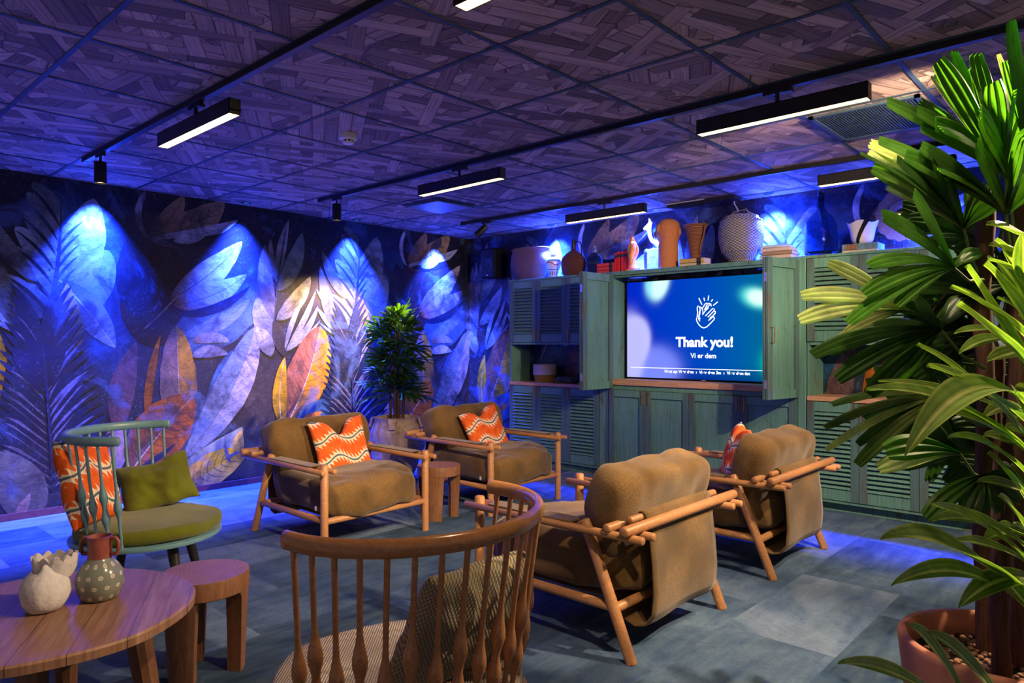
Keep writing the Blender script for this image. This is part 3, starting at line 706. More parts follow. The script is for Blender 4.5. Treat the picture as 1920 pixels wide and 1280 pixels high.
# ---------------------------------------------------------------- television
TY = 5.98
tv = thing('television', 'large television showing Thank you! and a clapping-hands symbol', 'television', (-3.081, TY, 0)); SX0, SX1, SZ0, SZ1 = -3.914, -2.248, .989, 1.926
m = MB(); ox = 3.081
m.box(SX0+ox-.012, SX1+ox+.012, .002, .045, SZ0-.016, SZ1+.012)
for a, b, cc, dd in ((SX0-.012, SX1+.012, SZ1, SZ1+.012), (SX0-.012, SX1+.012, SZ0-.016, SZ0), (SX0-.012, SX0, SZ0, SZ1), (SX1, SX1+.012, SZ0, SZ1)): m.box(a+ox, b+ox, -.006, .004, cc, dd)
m.box(-.2, .2, .045, .11, 1.3, 1.6); m.build('frame', 'blackplastic', tv, smooth=0)
boxm(-.022, .022, -.0075, -.006, SZ0-.010, SZ0-.006).build('badge', 'white', tv, smooth=0)
def scr(px, py):
    p = on(px, py, 1, TY); return ((p.x-SX0)/(SX1-SX0), (SZ1-p.z)/(SZ1-SZ0))
def sl(r, g, b): return tuple((v/255)**2.2 for v in (r, g, b))
A = scr(1232, 528); Bq = scr(1196, 640); B2 = scr(1232, 700); Cc = scr(1418, 558); D = scr(1436, 680)
def scol(u, v):
    v = 1-v
    base = Vector(lerp(lerp(sl(0, 40, 195), sl(0, 72, 185), min(1, u/.5)), sl(0, 112, 125), max(0, (u-.5)/.5)))
    base = base.lerp(Vector(sl(0, 30, 110)), max(0, v-.85)/.15*.6)
    def blob(cx, cy, rx, ry, col, soft, rot=0):
        nonlocal base
        dx, dy = (u-cx), (v-cy)*.5625; c_, s_ = math.cos(rot), math.sin(rot); X_, Y_ = dx*c_+dy*s_, -dx*s_+dy*c_
        r = math.hypot(X_/rx, Y_/ry); w = 1/(1+math.exp((r-1)/soft)); base = base.lerp(Vector(col), w)
    blob(A[0], A[1], .075, .105, sl(150, 235, 250), .10, .3); blob(A[0]+.02, A[1]+.02, .05, .09, sl(215, 250, 250), .12, .3)
    blob(B2[0]-.02, B2[1]-.05, .17, .13, sl(120, 135, 248), .12); blob(Bq[0]-.02, Bq[1], .105, .15, sl(190, 190, 252), .06, .15); blob(.02, .72, .10, .22, sl(185, 185, 250), .09)
    blob(Cc[0], Cc[1], .085, .05, sl(60, 225, 215), .16, .35); blob(Cc[0]+.01, Cc[1], .06, .038, sl(225, 255, 250), .16, .35)
    blob(D[0]+.04, D[1], .06, .07, sl(0, 190, 160), .25)
    return tuple(base)
m = MB(); m.grid(lambda u, v: Vector((SX0+ox+u*(SX1-SX0), -.001, SZ0+v*(SZ1-SZ0))), 160, 90, cols=scol); m.build('screen', emit('screen_picture', None, 1.0, True), tv, smooth=0, color=True)
def txt(s, cx, cy, size, bold, sp=1.0):
    cu = bpy.data.curves.new('screen_text', 'FONT'); cu.body = s; cu.size = size; cu.offset = bold; cu.align_x = 'CENTER'; cu.extrude = .0003; cu.space_character = sp
    o = bpy.data.objects.new('screen_text', cu); COL.objects.link(o); o.parent = tv; o.rotation_euler = (math.pi/2, 0, 0); cu.materials.append(M['textglow'])
    p = on(cx, cy, 1, TY); o.location = (p.x+ox, -.003, p.z); return o
def to_mesh(o):
    bpy.context.view_layer.update(); me = bpy.data.meshes.new_from_object(o.evaluated_get(bpy.context.evaluated_depsgraph_get())); me.name = 'screen_text'
    n = bpy.data.objects.new('screen_text', me); COL.objects.link(n); n.parent = tv; n.location = o.location; n.rotation_euler = o.rotation_euler; bpy.data.objects.remove(o)
a = txt('Thank you!', 1320, 649.5, .150, .0045, 1.0); b = txt('Vi er dem', 1319, 671, .082, .0012); e = txt('Next up: Vi er dem  \u203a  Vi er dem 3m  \u203a  Vi er dem 6m', 1323, 700.5, .058, .0012)
for o_, x0, x1 in ((a, 1267, 1374), (b, 1295, 1343), (e, 1243, 1402)):
    bpy.context.view_layer.update(); wid = (on(x1, 650, 1, TY)-on(x0, 650, 1, TY)).length; o_.data.size *= wid/o_.dimensions.x; to_mesh(o_)
m = MB(); p0, p1 = on(1183, 688.3, 1, TY), on(1200, 688, 1, TY); m.box(p0.x+ox, SX1+ox-.07, -.004, -.002, p0.z-.003, p0.z+.003); m.build('screen_line', 'textglow', tv, smooth=0)
def ic(x, y):
    p = on(1240+x/7.11, 540+y/7.11, 1, TY); return (p.x+ox, -.003, p.z)
m = MB()
def curve(pts, r=.0048):
    P = [Vector(ic(*p)) for p in pts]; m.tube(P, r, 6, True)
for pts in [[(503, 135), (542, 218)], [(570, 130), (578, 170)], [(634, 100), (625, 162)], [(686, 152), (668, 178)], [(752, 184), (695, 230)],
            [(515, 440), (500, 410), (515, 340), (520, 290), (510, 250), (490, 238), (480, 260), (487, 330), (478, 390), (470, 420), (480, 450), (505, 490), (540, 522), (570, 530), (610, 515), (650, 475), (700, 425), (712, 400), (700, 382), (680, 390), (632, 430)],
            [(520, 250), (548, 275), (556, 310), (552, 355), (590, 300), (630, 262)], [(545, 275), (590, 205), (612, 200), (612, 222), (578, 285)], [(612, 215), (640, 202), (664, 215), (660, 232)], [(585, 300), (640, 225), (664, 225), (668, 240)],
            [(590, 370), (690, 268), (710, 278), (706, 300), (625, 385)], [(700, 300), (722, 312), (722, 332), (700, 360), (650, 400)], [(700, 350), (725, 330)], [(520, 410), (500, 380), (515, 300)]]:
    curve(pts)
m.build('clap_symbol', 'textglow', tv, smooth=30)
# ---------------------------------------------------------------- armchairs of oak dowels with olive cushions
def make_armchair(label):
    t = thing('dowel_armchair', label, 'armchair', (0, 0, 0), 0, 'olive cushioned oak dowel armchairs')
    W2 = .41
    for s in (-1, 1):
        m = MB(); m.tube([(0, s*W2, 0), (0, s*W2, .558)], [.0245, .0255], 16); 
        m.v = [(a, b, max(0, c)) for a, b, c in m.v]; m.build('leg', 'oak', t)
        m = MB(); m.tube([(-.885, s*W2, 0), (-.65, s*W2, .552)], [.025, .026], 16); m.v = [(a, b, max(0, c)) for a, b, c in m.v]; m.build('leg', 'oak', t)
        m = MB()
        for k in (-1, 1): m.tube([(.055, s*W2+k*.042, .522), (-.965, s*W2+k*.042, .528)], .0175, 14)
        m.build('arm_rail', 'oak', t)
        m = MB(); m.box(-.60, -.10, s*W2-.046, s*W2+.046, .540, .549); m.build('arm_pad', 'olive', t, bevel=.003)
        m = MB(); m.tube([(-.01, s*W2, .212), (-.79, s*W2, .212)], .021, 14); m.build('side_rail', 'oak', t)
    m = MB(); m.tube([(-.004, -W2, .206), (-.004, W2, .206)], .021, 14); m.build('front_rail', 'oak', t)
    m = MB(); m.tube([(-.80, -W2, .205), (-.80, W2, .205)], .021, 14); m.build('rear_rail', 'oak', t)
    m = MB(); m.tube([(-.805, -.475, .556), (-.805, .475, .556)], .019, 14); m.tube([(-.905, -.495, .561), (-.905, .495, .561)], .023, 14); m.build('back_rail', 'oak', t)
    m = MB(); m.tube([(-.855, -.375, .580), (-.855, .375, .580)], .016, 12); m.build('sling_rod', 'oak', t)
    # sling: a wide cloth round the rod, hanging down behind and looping under the seat
    m = MB(); path = [(-.832, .575), (-.838, .595), (-.856, .603), (-.876, .594), (-.882, .570), (-.895, .50), (-.905, .38), (-.910, .26), (-.902, .17), (-.872, .120), (-.825, .105), (-.77, .125), (-.74, .17), (-.70, .20), (-.5, .195), (-.2, .195), (-.03, .21)]
    th = .006
    def sl_(u, v):
        f = u*(len(path)-1); i = min(int(f), len(path)-2); g = f-i; a, b = path[i], path[i+1]
        return Vector((a[0]+(b[0]-a[0])*g+.008*math.sin(v*7+u*9)*(.3 < u < .7), -.29+v*.58, a[1]+(b[1]-a[1])*g))
    m.grid(sl_, 64, 14); o = m.build('sling', 'olive', t); sd = o.modifiers.new('thick', 'SOLIDIFY'); sd.thickness = th; sd.offset = 0
    def seatfn(p):
        x, y, z = p; k = x/.44
        z += .012*math.sin(y*9)*(1-abs(k)*.3)
        if z > 0: z *= 1+.12*max(0, k)
        z -= .05*max(0, k-.55)
        return Vector((x, y, z))
    o = weld(puff(.445, .378, .128, 24, (.48, .48, .78), .026, 3, 7.5, seatfn, 4.5).build('seat_cushion', 'olive', t, loc=(-.385, 0, .340)))
    o.modifiers.new('s', 'SUBSURF').render_levels = 1
    def backfn(p):
        x, y, z = p
        k = abs(y)/.41
        z += .028*max(0, k-.6)*(1 if z > 0 else 0)
        if z < 0: y *= .90
        if z < -.08: x *= 1.08
        return Vector((x, y, z))
    o = weld(puff(.115, .415, .212, 24, (.9, .44, .50), .022, 11, 6.5, backfn, 5).build('back_cushion', 'olive', t, loc=(-.715, 0, .572), rot=(0, math.radians(-15), 0)))
    o.modifiers.new('s', 'SUBSURF').render_levels = 1
    m = MB(); m.box(-.002, .002, -.010, .010, -.014, .014); m.build('care_label', 'white', t, smooth=0, loc=(-.13, -.392, .27), rot=(0, 0, math.radians(80)))
    return t
ac = make_armchair('oak armchair with olive cushions nearest the teal chair, before the orange mural leaf')
ac.location = (-3.83, 2.86, 0)
for loc, rz, lb in (((-3.77, 4.285, 0), 0, 'oak dowel armchair with olive cushions between the jar palm and the left cabinet'),
                    ((-2.485, 2.885, 0), math.pi, 'oak dowel armchair without a patterned cushion, seen from behind its cloth sling'),
                    ((-2.470, 4.300, 0), math.pi, 'oak dowel armchair seen from behind, nearest the right cabinet, holding a patterned cushion')):
    c = copy_tree(ac); c.location = loc; c.rotation_euler = (0, 0, rz); c['label'] = lb
# ---------------------------------------------------------------- loose cushions
def pillow_mesh(w, h, th, notch=.0, notchw=.35, wr=.01, seed=0, lump=0, n=36):
    m = MB()
    for sg in (1, -1):
        def f(u, v):
            a, b = 2*u-1, 2*v-1
            e = max(0, (1-abs(a)**3.2)*(1-abs(b)**3.2))**.55
            x = a*w/2*(1-.07*(1-b*b)); y = b*h/2*(1-.07*(1-a*a))
            z = sg*th/2*e
            k = ((b+1)/2)**2
            y -= notch*k*math.exp(-(a/notchw)**2); z *= 1-.45*(notch > 0)*k*math.exp(-(a/(notchw*.7))**2)
            nz = noise.noise(Vector((x*9+seed, y*9, sg)))+.6*noise.noise(Vector((x*22, y*22+seed, sg*2)))
            z += wr*nz*e*1.4
            x += .5*wr*noise.noise(Vector((y*12, seed, x*3))); y += .5*wr*noise.noise(Vector((x*12, seed+4, 1)))
            if lump: y -= lump*abs(a)**2*(1 if b < 0 else .3)*.5
            return Vector((x, y, z))
        m.grid(f, n, n)
    return m
def place(o, c, normal, up):
    n = Vector(normal).normalized(); u = Vector(up); u = (u-n*u.dot(n)).normalized(); r = u.cross(n)
    mt = Matrix((r, u, n)).transposed().to_4x4(); mt.translation = Vector(c); o.matrix_world = mt
def pillow(name, mat, w, h, th, c, normal, up, label, cat='cushion', group=None, **k):
    o = weld(pillow_mesh(w, h, th, **k).build(name, mat, smooth=60)); place(o, c, normal, up); tag(o, label, cat, group)
    return o
PG = 'orange flame print cushions'
pillow('printed_cushion', 'suzani', .43, .42, .12, (-4.315, 2.90, .585), (.93, -.12, .38), (-.4, -.02, 1), 'orange flame-print cushion with a deep V dent on the armchair nearest the teal chair', group=PG, notch=.11, notchw=.30, seed=2)
pillow('printed_cushion', 'suzani', .40, .40, .12, (-4.245, 4.29, .580), (.93, -.18, .36), (-.36, -.16, 1), 'orange flame-print cushion leaning on the armchair between jar palm and cabinet', group=PG, notch=.06, notchw=.26, seed=8)
pillow('printed_cushion', 'suzani', .44, .42, .13, (-2.02, 4.36, .590), (-.86, -.55, .30), (.30, .16, 1), 'orange flame-print cushion showing beside the back cushion of the armchair at the right', group=PG, notch=.05, notchw=.3, seed=5)
# ---------------------------------------------------------------- spindle-back tub chairs
def make_tub(label, rail_mat, leg_mat, cush_mat, name, nsp, RR, RZ, seat_off=.0, span=92, rail_h=.022, rail_w=.015):
    t = thing(name, label, 'chair', (0, 0, 0))
    def rp(a, r=RR, z=RZ): return Vector((r*math.cos(a)*.89, r*math.sin(a), z))
    a0, a1 = math.radians(180-span-2), math.radians(180+span+2)
    m = MB(); pts = [rp(a0+(a1-a0)*i/40) for i in range(41)]; m.tube(pts, rail_h, 16, True, sq=(1, rail_w/rail_h))
    m.build('top_rail', rail_mat, t, smooth=60)
    b0, b1 = math.radians(180-span+3), math.radians(180+span-3)
    for i in range(nsp):
        a = b0+(b1-b0)*i/(nsp-1); top = rp(a, RR, RZ-.012); bot = Vector((.29*math.cos(a)+seat_off, .315*math.sin(a), .385)); m = MB()
        N = 40; P = []; Rr = []
        cs = (.60,) if i % 2 == 0 else (.50, .70)
        for j in range(N+1):
            u = j/N; r = .0066
            for cc in cs: 
                d = (u-cc)/(.085 if u < cc else .060); r += .0115*math.exp(-d*d)
            if u < .40: r += .0012*(.4-u)
            P.append(top.lerp(bot, u)); Rr.append(r)
        m.tube(P, Rr, 10, False); m.build('spindle', rail_mat, t, smooth=60)
    m = MB(); m.lathe([(.30, .372), (.335, .376), (.340, .386), (.338, .396), (.30, .402)], 48, cx=seat_off); m.build('seat', rail_mat, t)
    for k, a in enumerate((40, 140, 220, 320)):
        a = math.radians(a); m = MB(); m.tube([(.19*math.cos(a)+seat_off, .19*math.sin(a), .375), (.285*math.cos(a)+seat_off, .285*math.sin(a), 0)], [.027, .015], 14, False)
        m.v = [(x, y, max(0, z)) for x, y, z in m.v]; m.build('leg', leg_mat, t)
    m = MB(); m.lathe([(.001, .402), (.26, .402), (.308, .404), (.322, .412), (.326, .430), (.324, .452), (.315, .464), (.29, .470), (.16, .474), (.001, .475)], 56, cx=seat_off+.012, fn=lambda p, a, j: p+Vector((.004*math.sin(3*a), .004*math.cos(4*a), .003*math.sin(5*a)))*(0 < j < 9)*(j < 8))
    m.build('seat_cushion', cush_mat, t, smooth=60)
    return t
tc = make_tub('teal painted spindle-back tub chair with moss green seat, by the mural', 'tealpaint', 'stain_and_gap_shade', 'green', 'spindle_tub_chair', 17, .356, .885, .03)
tc.location = (-3.70, 1.33, 0); tc.rotation_euler = (0, 0, math.radians(52))
bc = make_tub('brown lacquered spindle-back tub chair in the foreground with beige woven seat', 'glossoak', 'stain_and_gap_shade', 'beigeweave', 'spindle_tub_chair', 19, .363, .885, .03)
bc.location = (-1.44, 1.178, 0); bc.rotation_euler = (0, 0, math.radians(185.5))
pillow('printed_cushion', 'suzani', .40, .42, .14, (-3.755, 1.115, .665), (.62, .62, .25), (-.2, -.1, 1), 'orange flame-print cushion behind the spindles of the teal chair', group=PG, notch=.04, notchw=.3, seed=12)
pillow('plain_cushion', 'green', .36, .28, .12, (-3.875, 1.47, .590), (.80, -.30, .50), (-.50, -.10, 1), 'moss green cushion leaning against the back of the teal chair', seed=20, wr=.018, notch=.02, notchw=.5)
pillow('woven_cushion', 'ochreweave', .42, .36, .12, (-1.305, 1.235, .615), (-.90, -.05, .42), (.4, .1, 1), 'ochre and black woven cushion behind the brown spindles', seed=30, wr=.018)
# ---------------------------------------------------------------- stools and table
def stump_stool(x, y, h, r, rz, label, apron=.075):
    t = thing('stump_stool', label, 'stool', (x, y, 0), rz, 'round carved wooden stump stools')
    m = MB(); w = lambda p, a, j: Vector((p.x*(1+.02*math.sin(3*a)), p.y*(1+.02*math.sin(3*a+1)), p.z))
    m.lathe([(r*.97, h-apron), (r, h-apron+.004), (r*1.0, h-.008), (r*.985, h-.001), (r*.9, h)], 48, fn=w)
    o = m.build('seat', ['stumpside', 'stump'], t)
    for p in o.data.polygons:
        if p.normal.z > .8: p.material_index = 1
    for k in range(3):
        a0 = math.radians(k*120); m = MB(); n = 9; poly = []
        for i in range(n): a = a0-math.radians(27)+math.radians(54)*i/(n-1); poly.append((math.cos(a), math.sin(a)))
        vs = []
        for z, ro, ri, q_ in ((0, .90, .55, .80), (h*.4, .94, .56, .9), (h-apron-.02, .985, .54, 1.0), (h-apron+.006, .99, .5, 1.14)):
            for i in range(n):
                a = a0+math.radians(27)*q_*(2*i/(n-1)-1); vs.append((r*ro*math.cos(a), r*ro*math.sin(a), z))
            for i in reversed(range(n)):
                a = a0+math.radians(24)*q_*(2*i/(n-1)-1); vs.append((r*ri*math.cos(a), r*ri*math.sin(a), z))
        K = 2*n; fs = [tuple(range(K))[::-1], tuple(3*K+i for i in range(K))]+[(j*K+i, j*K+(i+1) % K, (j+1)*K+(i+1) % K, (j+1)*K+i) for j in range(3) for i in range(K)]
        m.add(vs, fs); m.build('leg', 'stumpside', t, smooth=50)
    return t
stump_stool(-4.04, 3.585, .40, .165, math.radians(-55), 'small carved stump stool between the two left armchairs')
stump_stool(-2.845, 1.265, .40, .168, math.radians(-62), 'large carved stump stool beside the round coffee table')
t = thing('coffee_table', 'round reclaimed wood coffee table at the lower left corner', 'coffee table', (-2.58, .655, 0))
m = MB(); m.lathe([(.405, .446), (.416, .450), (.418, .474), (.412, .480), (.405, .4805)], 72, fn=lambda p, a, j: p*1.0+Vector((.003*math.sin(7*a), .003*math.cos(5*a), 0)))
tm = NT('plank_table_top'); cc = tm.coord(); px_, py_, pz_ = tm.xyz(tm.mapping(cc, (1, 1, 1), (0, 0, math.radians(28))))
rowt = tm.math('FLOOR', tm.math('DIVIDE', py_, .135)); fr = tm.math('FRACT', tm.math('DIVIDE', py_, .135)); rr = tm.rand(tm.vec(rowt, 0))
nn = tm.noise(tm.vec(tm.math('MULTIPLY_ADD', px_, 2.2, tm.math('MULTIPLY', rr, 30)), tm.math('MULTIPLY', py_, 24), pz_), 1, 5, .62, 1.6)
n2_ = tm.noise(tm.vec(tm.math('MULTIPLY_ADD', px_, 6, 7), tm.math('MULTIPLY', py_, 90), rr), 1, 3, .6, .5)
cl_ = tm.ramp(nn, [(.3, (.13, .065, .04)), (.5, (.27, .145, .095)), (.7, (.42, .255, .175))]); cl_ = tm.mix(tm.math('MULTIPLY', rr, .5), cl_, (.22, .10, .06)); cl_ = tm.mix(.3, cl_, tm.ramp(n2_, [(.3, (.10, .05, .03)), (.7, (.5, .28, .18))]))
cl_ = tm.mix(tm.math('LESS_THAN', tm.math('MINIMUM', fr, tm.math('SUBTRACT', 1, fr)), .008), cl_, (.05, .025, .015)); tm.bump(nn, .15, .003)
m.build('tabletop', tm.fin(cl_, .38, 0, .4), t)
for k in range(4):
    a = math.radians(66+90*k); m = MB(); b = Vector((.30*math.cos(a), .30*math.sin(a), 0)); tp = Vector((.235*math.cos(a), .235*math.sin(a), .446))
    m.tube([tp, tp.lerp(b, .5)+Vector((.006, 0, 0)), b], [.052, .046, .040], 10, False, sq=(1, .8)); m.v = [(x, y, min(.446, max(0, z))) for x, y, z in m.v]; m.build('leg', 'teakdark', t, smooth=30)
m = MB(); m.tube([(-.24, 0, .40), (.24, 0, .40)], .02, 8, False); m.tube([(0, -.24, .38), (0, .24, .38)], .02, 8, False); m.build('brace', 'teakdark', t)
# polka dot vase
t = thing('dotted_vase', 'grey white-dotted vase with red-brown neck and two handles on the coffee table', 'vase', (-2.575, .797, .4805))
def dotmat():
    t_ = NT('dotted_glaze'); x, y, z = t_.xyz(t_.coord()); an = t_.math('MULTIPLY', t_.math('ARCTAN2', y, x), 1.9)
    vz = t_.math('MULTIPLY', z, 30); row = t_.math('FLOOR', vz); au = t_.math('MULTIPLY_ADD', row, .5, an)
    fu = t_.math('SUBTRACT', t_.math('FRACT', au), .5); fv = t_.math('SUBTRACT', t_.math('FRACT', vz), .5)
    d = t_.math('SQRT', t_.math('ADD', t_.math('MULTIPLY', t_.math('MULTIPLY', fu, fu), 1.0), t_.math('MULTIPLY', fv, fv)))
    dot = t_.math('LESS_THAN', d, .20); ce = t_.math('LESS_THAN', d, .11)
    col = t_.mix(dot, (.19, .21, .18), (.60, .56, .50)); col = t_.mix(ce, col, (.42, .34, .28)); return t_.fin(col, .16, 0, .6)
m = MB(); m.lathe([(.045, 0), (.056, .006), (.068, .035), (.072, .062), (.068, .088), (.054, .112), (.040, .128), (.036, .136)], 40); m.build('body', dotmat(), t)
red = plain('red_brown_glaze', (.26, .065, .05), .45)
m = MB(); m.lathe([(.0365, .134), (.036, .142), (.035, .185), (.037, .203), (.038, .206), (.034, .206), (.031, .190), (.031, .140)], 36, cap=False); m.build('neck', red, t)
for s in (-1, 1):
    m = MB(); yy = Vector((.737, .6755, 0))*s
    m.tube([yy*.034+Vector((0, 0, .196)), yy*.052+Vector((0, 0, .200)), yy*.061+Vector((0, 0, .188)), yy*.062+Vector((0, 0, .160)), yy*.056+Vector((0, 0, .146)), yy*.036+Vector((0, 0, .148))], .0065, 10); m.build('handle', red, t)
# coral-like white vessel
t = thing('coral_vessel', 'rough white coral-like ceramic vessel on the coffee table', 'vase', (-2.600, .648, .4805), math.radians(-30))
plaster = plain('white_plaster', (.58, .55, .58), .9, vary=.08, scale=60, bump=1.0)
m = MB()
def coral(p, a, j):
    k = j/13; f = 1+.10*noise.noise(Vector((p.x*14, p.y*14, p.z*14)))+.04*noise.noise(Vector((p.x*45, p.y*45, p.z*45)))
    z = p.z
    if j in (8, 9, 10): z += .016*math.sin(a*2+.6)+.006*math.sin(5*a)
    return Vector((p.x*f*1.12, p.y*f*.92, z))
m.lathe([(.035, 0), (.056, .006), (.070, .028), (.076, .052), (.073, .078), (.062, .100), (.048, .114), (.038, .122), (.034, .127), (.030, .126), (.028, .118), (.036, .095), (.046, .06), (.03, .02)], 56, fn=coral, cap=False)
m.build('body', plaster, t, smooth=80)
m = MB()
def crown(p, a, j):
    z = p.z+(.018*abs(math.sin(a*5.5)) if j in (2, 3) else 0); f = 1+.08*noise.noise(Vector((p.x*30, p.y*30, 2)))
    return Vector((p.x*f-.030, p.y*f*1.2+.018, z))
m.lathe([(.040, .09), (.050, .118), (.054, .146), (.046, .148), (.042, .12), (.036, .10)], 56, fn=crown, cap=False); m.build('crown_rim', plaster, t, smooth=80)
# ---------------------------------------------------------------- things on the cabinets
ZT = 2.026
def dec(name, label, cat, x, y=5.93, z=ZT, rz=0, group=None): return thing(name, label, cat, (x, y, z), rz, group)
t = dec('wicker_basket', 'wide golden-brown wicker basket at the left end of the cabinet top', 'basket', -5.17, 5.95)
m = MB(); m.lathe([(.15, 0), (.20, .04), (.262, .14), (.275, .20), (.270, .27), (.252, .33), (.258, .345), (.250, .352), (.240, .34), (.255, .26), (.255, .18), (.19, .05), (.14, .012)], 48, cap=False, sx=.98, sy=.50); m.build('body', 'wickergold', t)
m = MB(); m.tube([(.258*.98*math.cos(a*math.pi/24), .258*.50*math.sin(a*math.pi/24), .348) for a in range(49)], .009, 8, False); m.build('rim', 'wickergold', t)
t = dec('patterned_vase', 'small white vase with blue bands and a red wavy line, beside the wicker basket', 'vase', -4.80, 5.90)
def facevase():
    t_ = NT('patterned_white_glaze'); x, y, z = t_.xyz(t_.coord()); an = t_.math('ARCTAN2', y, x)
    col = (.70, .72, .76); w = t_.math('MULTIPLY_ADD', t_.math('SINE', t_.math('MULTIPLY', an, 3)), .016, .150)
    c1 = t_.mix(t_.math('LESS_THAN', t_.math('ABSOLUTE', t_.math('SUBTRACT', z, w)), .005), col, (.45, .03, .04))
    c2 = t_.mix(t_.math('LESS_THAN', t_.math('ABSOLUTE', t_.math('SUBTRACT', z, .085)), .003), c1, (.03, .04, .12))
    st = t_.math('MULTIPLY', t_.math('GREATER_THAN', t_.math('SINE', t_.math('MULTIPLY', an, 16)), .2), t_.math('LESS_THAN', t_.math('ABSOLUTE', t_.math('SUBTRACT', z, .045)), .022))
    c3 = t_.mix(st, c2, (.02, .02, .05)); c4 = t_.mix(t_.math('LESS_THAN', t_.math('ABSOLUTE', t_.math('SUBTRACT', z, .185)), .006), c3, (.10, .16, .40)); return t_.fin(c4, .2, 0, .6)
m = MB(); m.lathe([(.045, 0), (.046, .03), (.055, .075), (.078, .120), (.086, .155), (.078, .195), (.050, .220), (.026, .228), (.024, .245), (.030, .252), (.020, .252)], 36); m.build('body', facevase(), t)
t = dec('wicker_jug', 'dark red-brown wicker-covered jug with a narrow neck and handle', 'jug', -4.545, 5.92)
m = MB(); m.lathe([(.095, 0), (.112, .02), (.128, .09), (.132, .15), (.118, .20), (.072, .245), (.030, .275), (.024, .29)], 36); m.build('body', 'wickerred', t)
m = MB(); m.lathe([(.024, .285), (.023, .385), (.026, .39), (.018, .39)], 24); m.build('neck', 'black', t)
m = MB(); m.tube([(.02, 0, .345), (.05, 0, .365), (.088, 0, .355), (.108, 0, .32), (.108, 0, .22), (.10, 0, .19)], .007, 8); m.build('handle', 'black', t)
t = dec('blue_bottle', 'blue glass siphon bottle between the dark jug and the red books', 'bottle', -4.268, 5.92)
m = MB(); m.lathe([(.055, 0), (.074, .008), (.080, .03), (.080, .15), (.070, .185), (.040, .208), (.022, .220), (.020, .232)], 32); m.build('body', 'glassblue', t)
m = MB(); m.lathe([(.022, .228), (.026, .240), (.024, .262), (.012, .275), (.012, .292), (.004, .297)], 20); m.build('stopper', plain('dull_metal', (.2, .22, .28), .4, .6), t)
# books
pages = plain('book_pages', (.72, .66, .55), .8, vary=.1)
def book(label, x, y, z, w, d, h, col, group, rz=0, upright=False, labelcol=None, tilt=0, name='book'):
    # w along x, d along y, h thickness/height ; upright: spine faces the room with width w and height h
    t = thing(name, label, 'book', (x, y, z), rz, group); cm = plain('book_cloth', col, .6, vary=.1); m = MB(); th = .003
    if upright:
        m.box(-w/2, -w/2+th, -d/2, d/2, 0, h); m.box(w/2-th, w/2, -d/2, d/2, 0, h); m.box(-w/2, w/2, -d/2, -d/2+th, 0, h)
        m.build('cover', cm, t, smooth=0); boxm(-w/2+th, w/2-th, -d/2+th, d/2-.004, .003, h-.004).build('pages', pages, t, smooth=0)
        if labelcol: boxm(-w/2-.0004, w/2+.0004, -d/2-.0008, -d/2+.001, h*.72, h*.88).build('spine_label', labelcol, t, smooth=0)
        if tilt: t.rotation_euler = (0, tilt, rz)
    else:
        m.box(-w/2, w/2, -d/2, d/2, 0, th); m.box(-w/2, w/2, -d/2, d/2, h-th, h); m.box(-w/2, w/2, -d/2, -d/2+th, 0, h)
        m.build('cover', cm, t, smooth=0); boxm(-w/2+.004, w/2-.004, -d/2+th, d/2-.004, th, h-th).build('pages', pages, t, smooth=0)
        if labelcol: boxm(w*.22, w*.40, -d/2-.0008, -d/2+.001, .003, h-.003).build('spine_label', labelcol, t, smooth=0)
    return t
RED = (.72, .022, .008); blk = plain('spine_black', (.03, .025, .02), .5)
z = ZT
for i, (hh, nm) in enumerate(((.030, 'bottom red book of the lying pile beside the blue bottle'), (.034, 'middle red book of the lying pile beside the blue bottle'), (.036, 'top red book of the lying pile beside the blue bottle'))):
    book(nm, -4.075, 5.90, z, .205, .14, hh, (.66, .05, .03), 'red books on the cabinet top', labelcol=blk); z += hh
xs = -3.955
for i, (ww, hh) in enumerate(((.034, .190), (.040, .200), (.036, .198), (.042, .200))):
    book(['leftmost', 'second', 'third', 'rightmost'][i]+' of the four standing red books beside the ape figure', xs, 5.90, ZT, ww, .13, hh, RED, 'red books on the cabinet top', upright=True, labelcol=blk); xs += ww+.003
# figures
t = dec('ape_figure', 'small orange standing ape figure on a yellow book, beside the red books', 'figurine', -3.765, 5.845, ZT+.029, math.radians(-50)); t.scale = (1.15, 1.15, 1.12)
def skin_body(name, verts, edges, radii, mat, parent, sub=2):
    me = bpy.data.meshes.new(name); me.from_pydata(verts, edges, []); me.materials.append(mat if isinstance(mat, bpy.types.Material) else M[mat]); o = bpy.data.objects.new(name, me); COL.objects.link(o); o.parent = parent
    s = o.modifiers.new('skin', 'SKIN'); s.use_smooth_shade = True
    for v, r in zip(me.skin_vertices[0].data, radii): v.radius = (r, r) if not isinstance(r, tuple) else r
    me.skin_vertices[0].data[0].use_root = True
    b = o.modifiers.new('sub', 'SUBSURF'); b.levels = b.render_levels = sub; return o
orange = plain('orange_resin', (.85, .30, .03), .5, vary=.15)
V = [(0, 0, .11), (0, .005, .155), (0, .01, .195), (.0, .004, .222), (.004, -.01, .245), (.0, -.03, .238),
     (.045, .0, .195), (.062, -.005, .140), (.060, -.022, .085), (.058, -.028, .065), (-.045, .0, .195), (-.062, -.005, .140), (-.062, -.022, .085), (-.060, -.028, .065),
     (.028, -.005, .085), (.036, -.015, .045), (.036, -.01, .012), (.038, -.034, .006), (-.028, .0, .085), (-.034, .008, .045), (-.034, .015, .012), (-.036, -.008, .006)]
E_ = [(0, 1), (1, 2), (2, 3), (3, 4), (4, 5), (2, 6), (6, 7), (7, 8), (8, 9), (2, 10), (10, 11), (11, 12), (12, 13), (0, 14), (14, 15), (15, 16), (16, 17), (0, 18), (18, 19), (19, 20), (20, 21)]
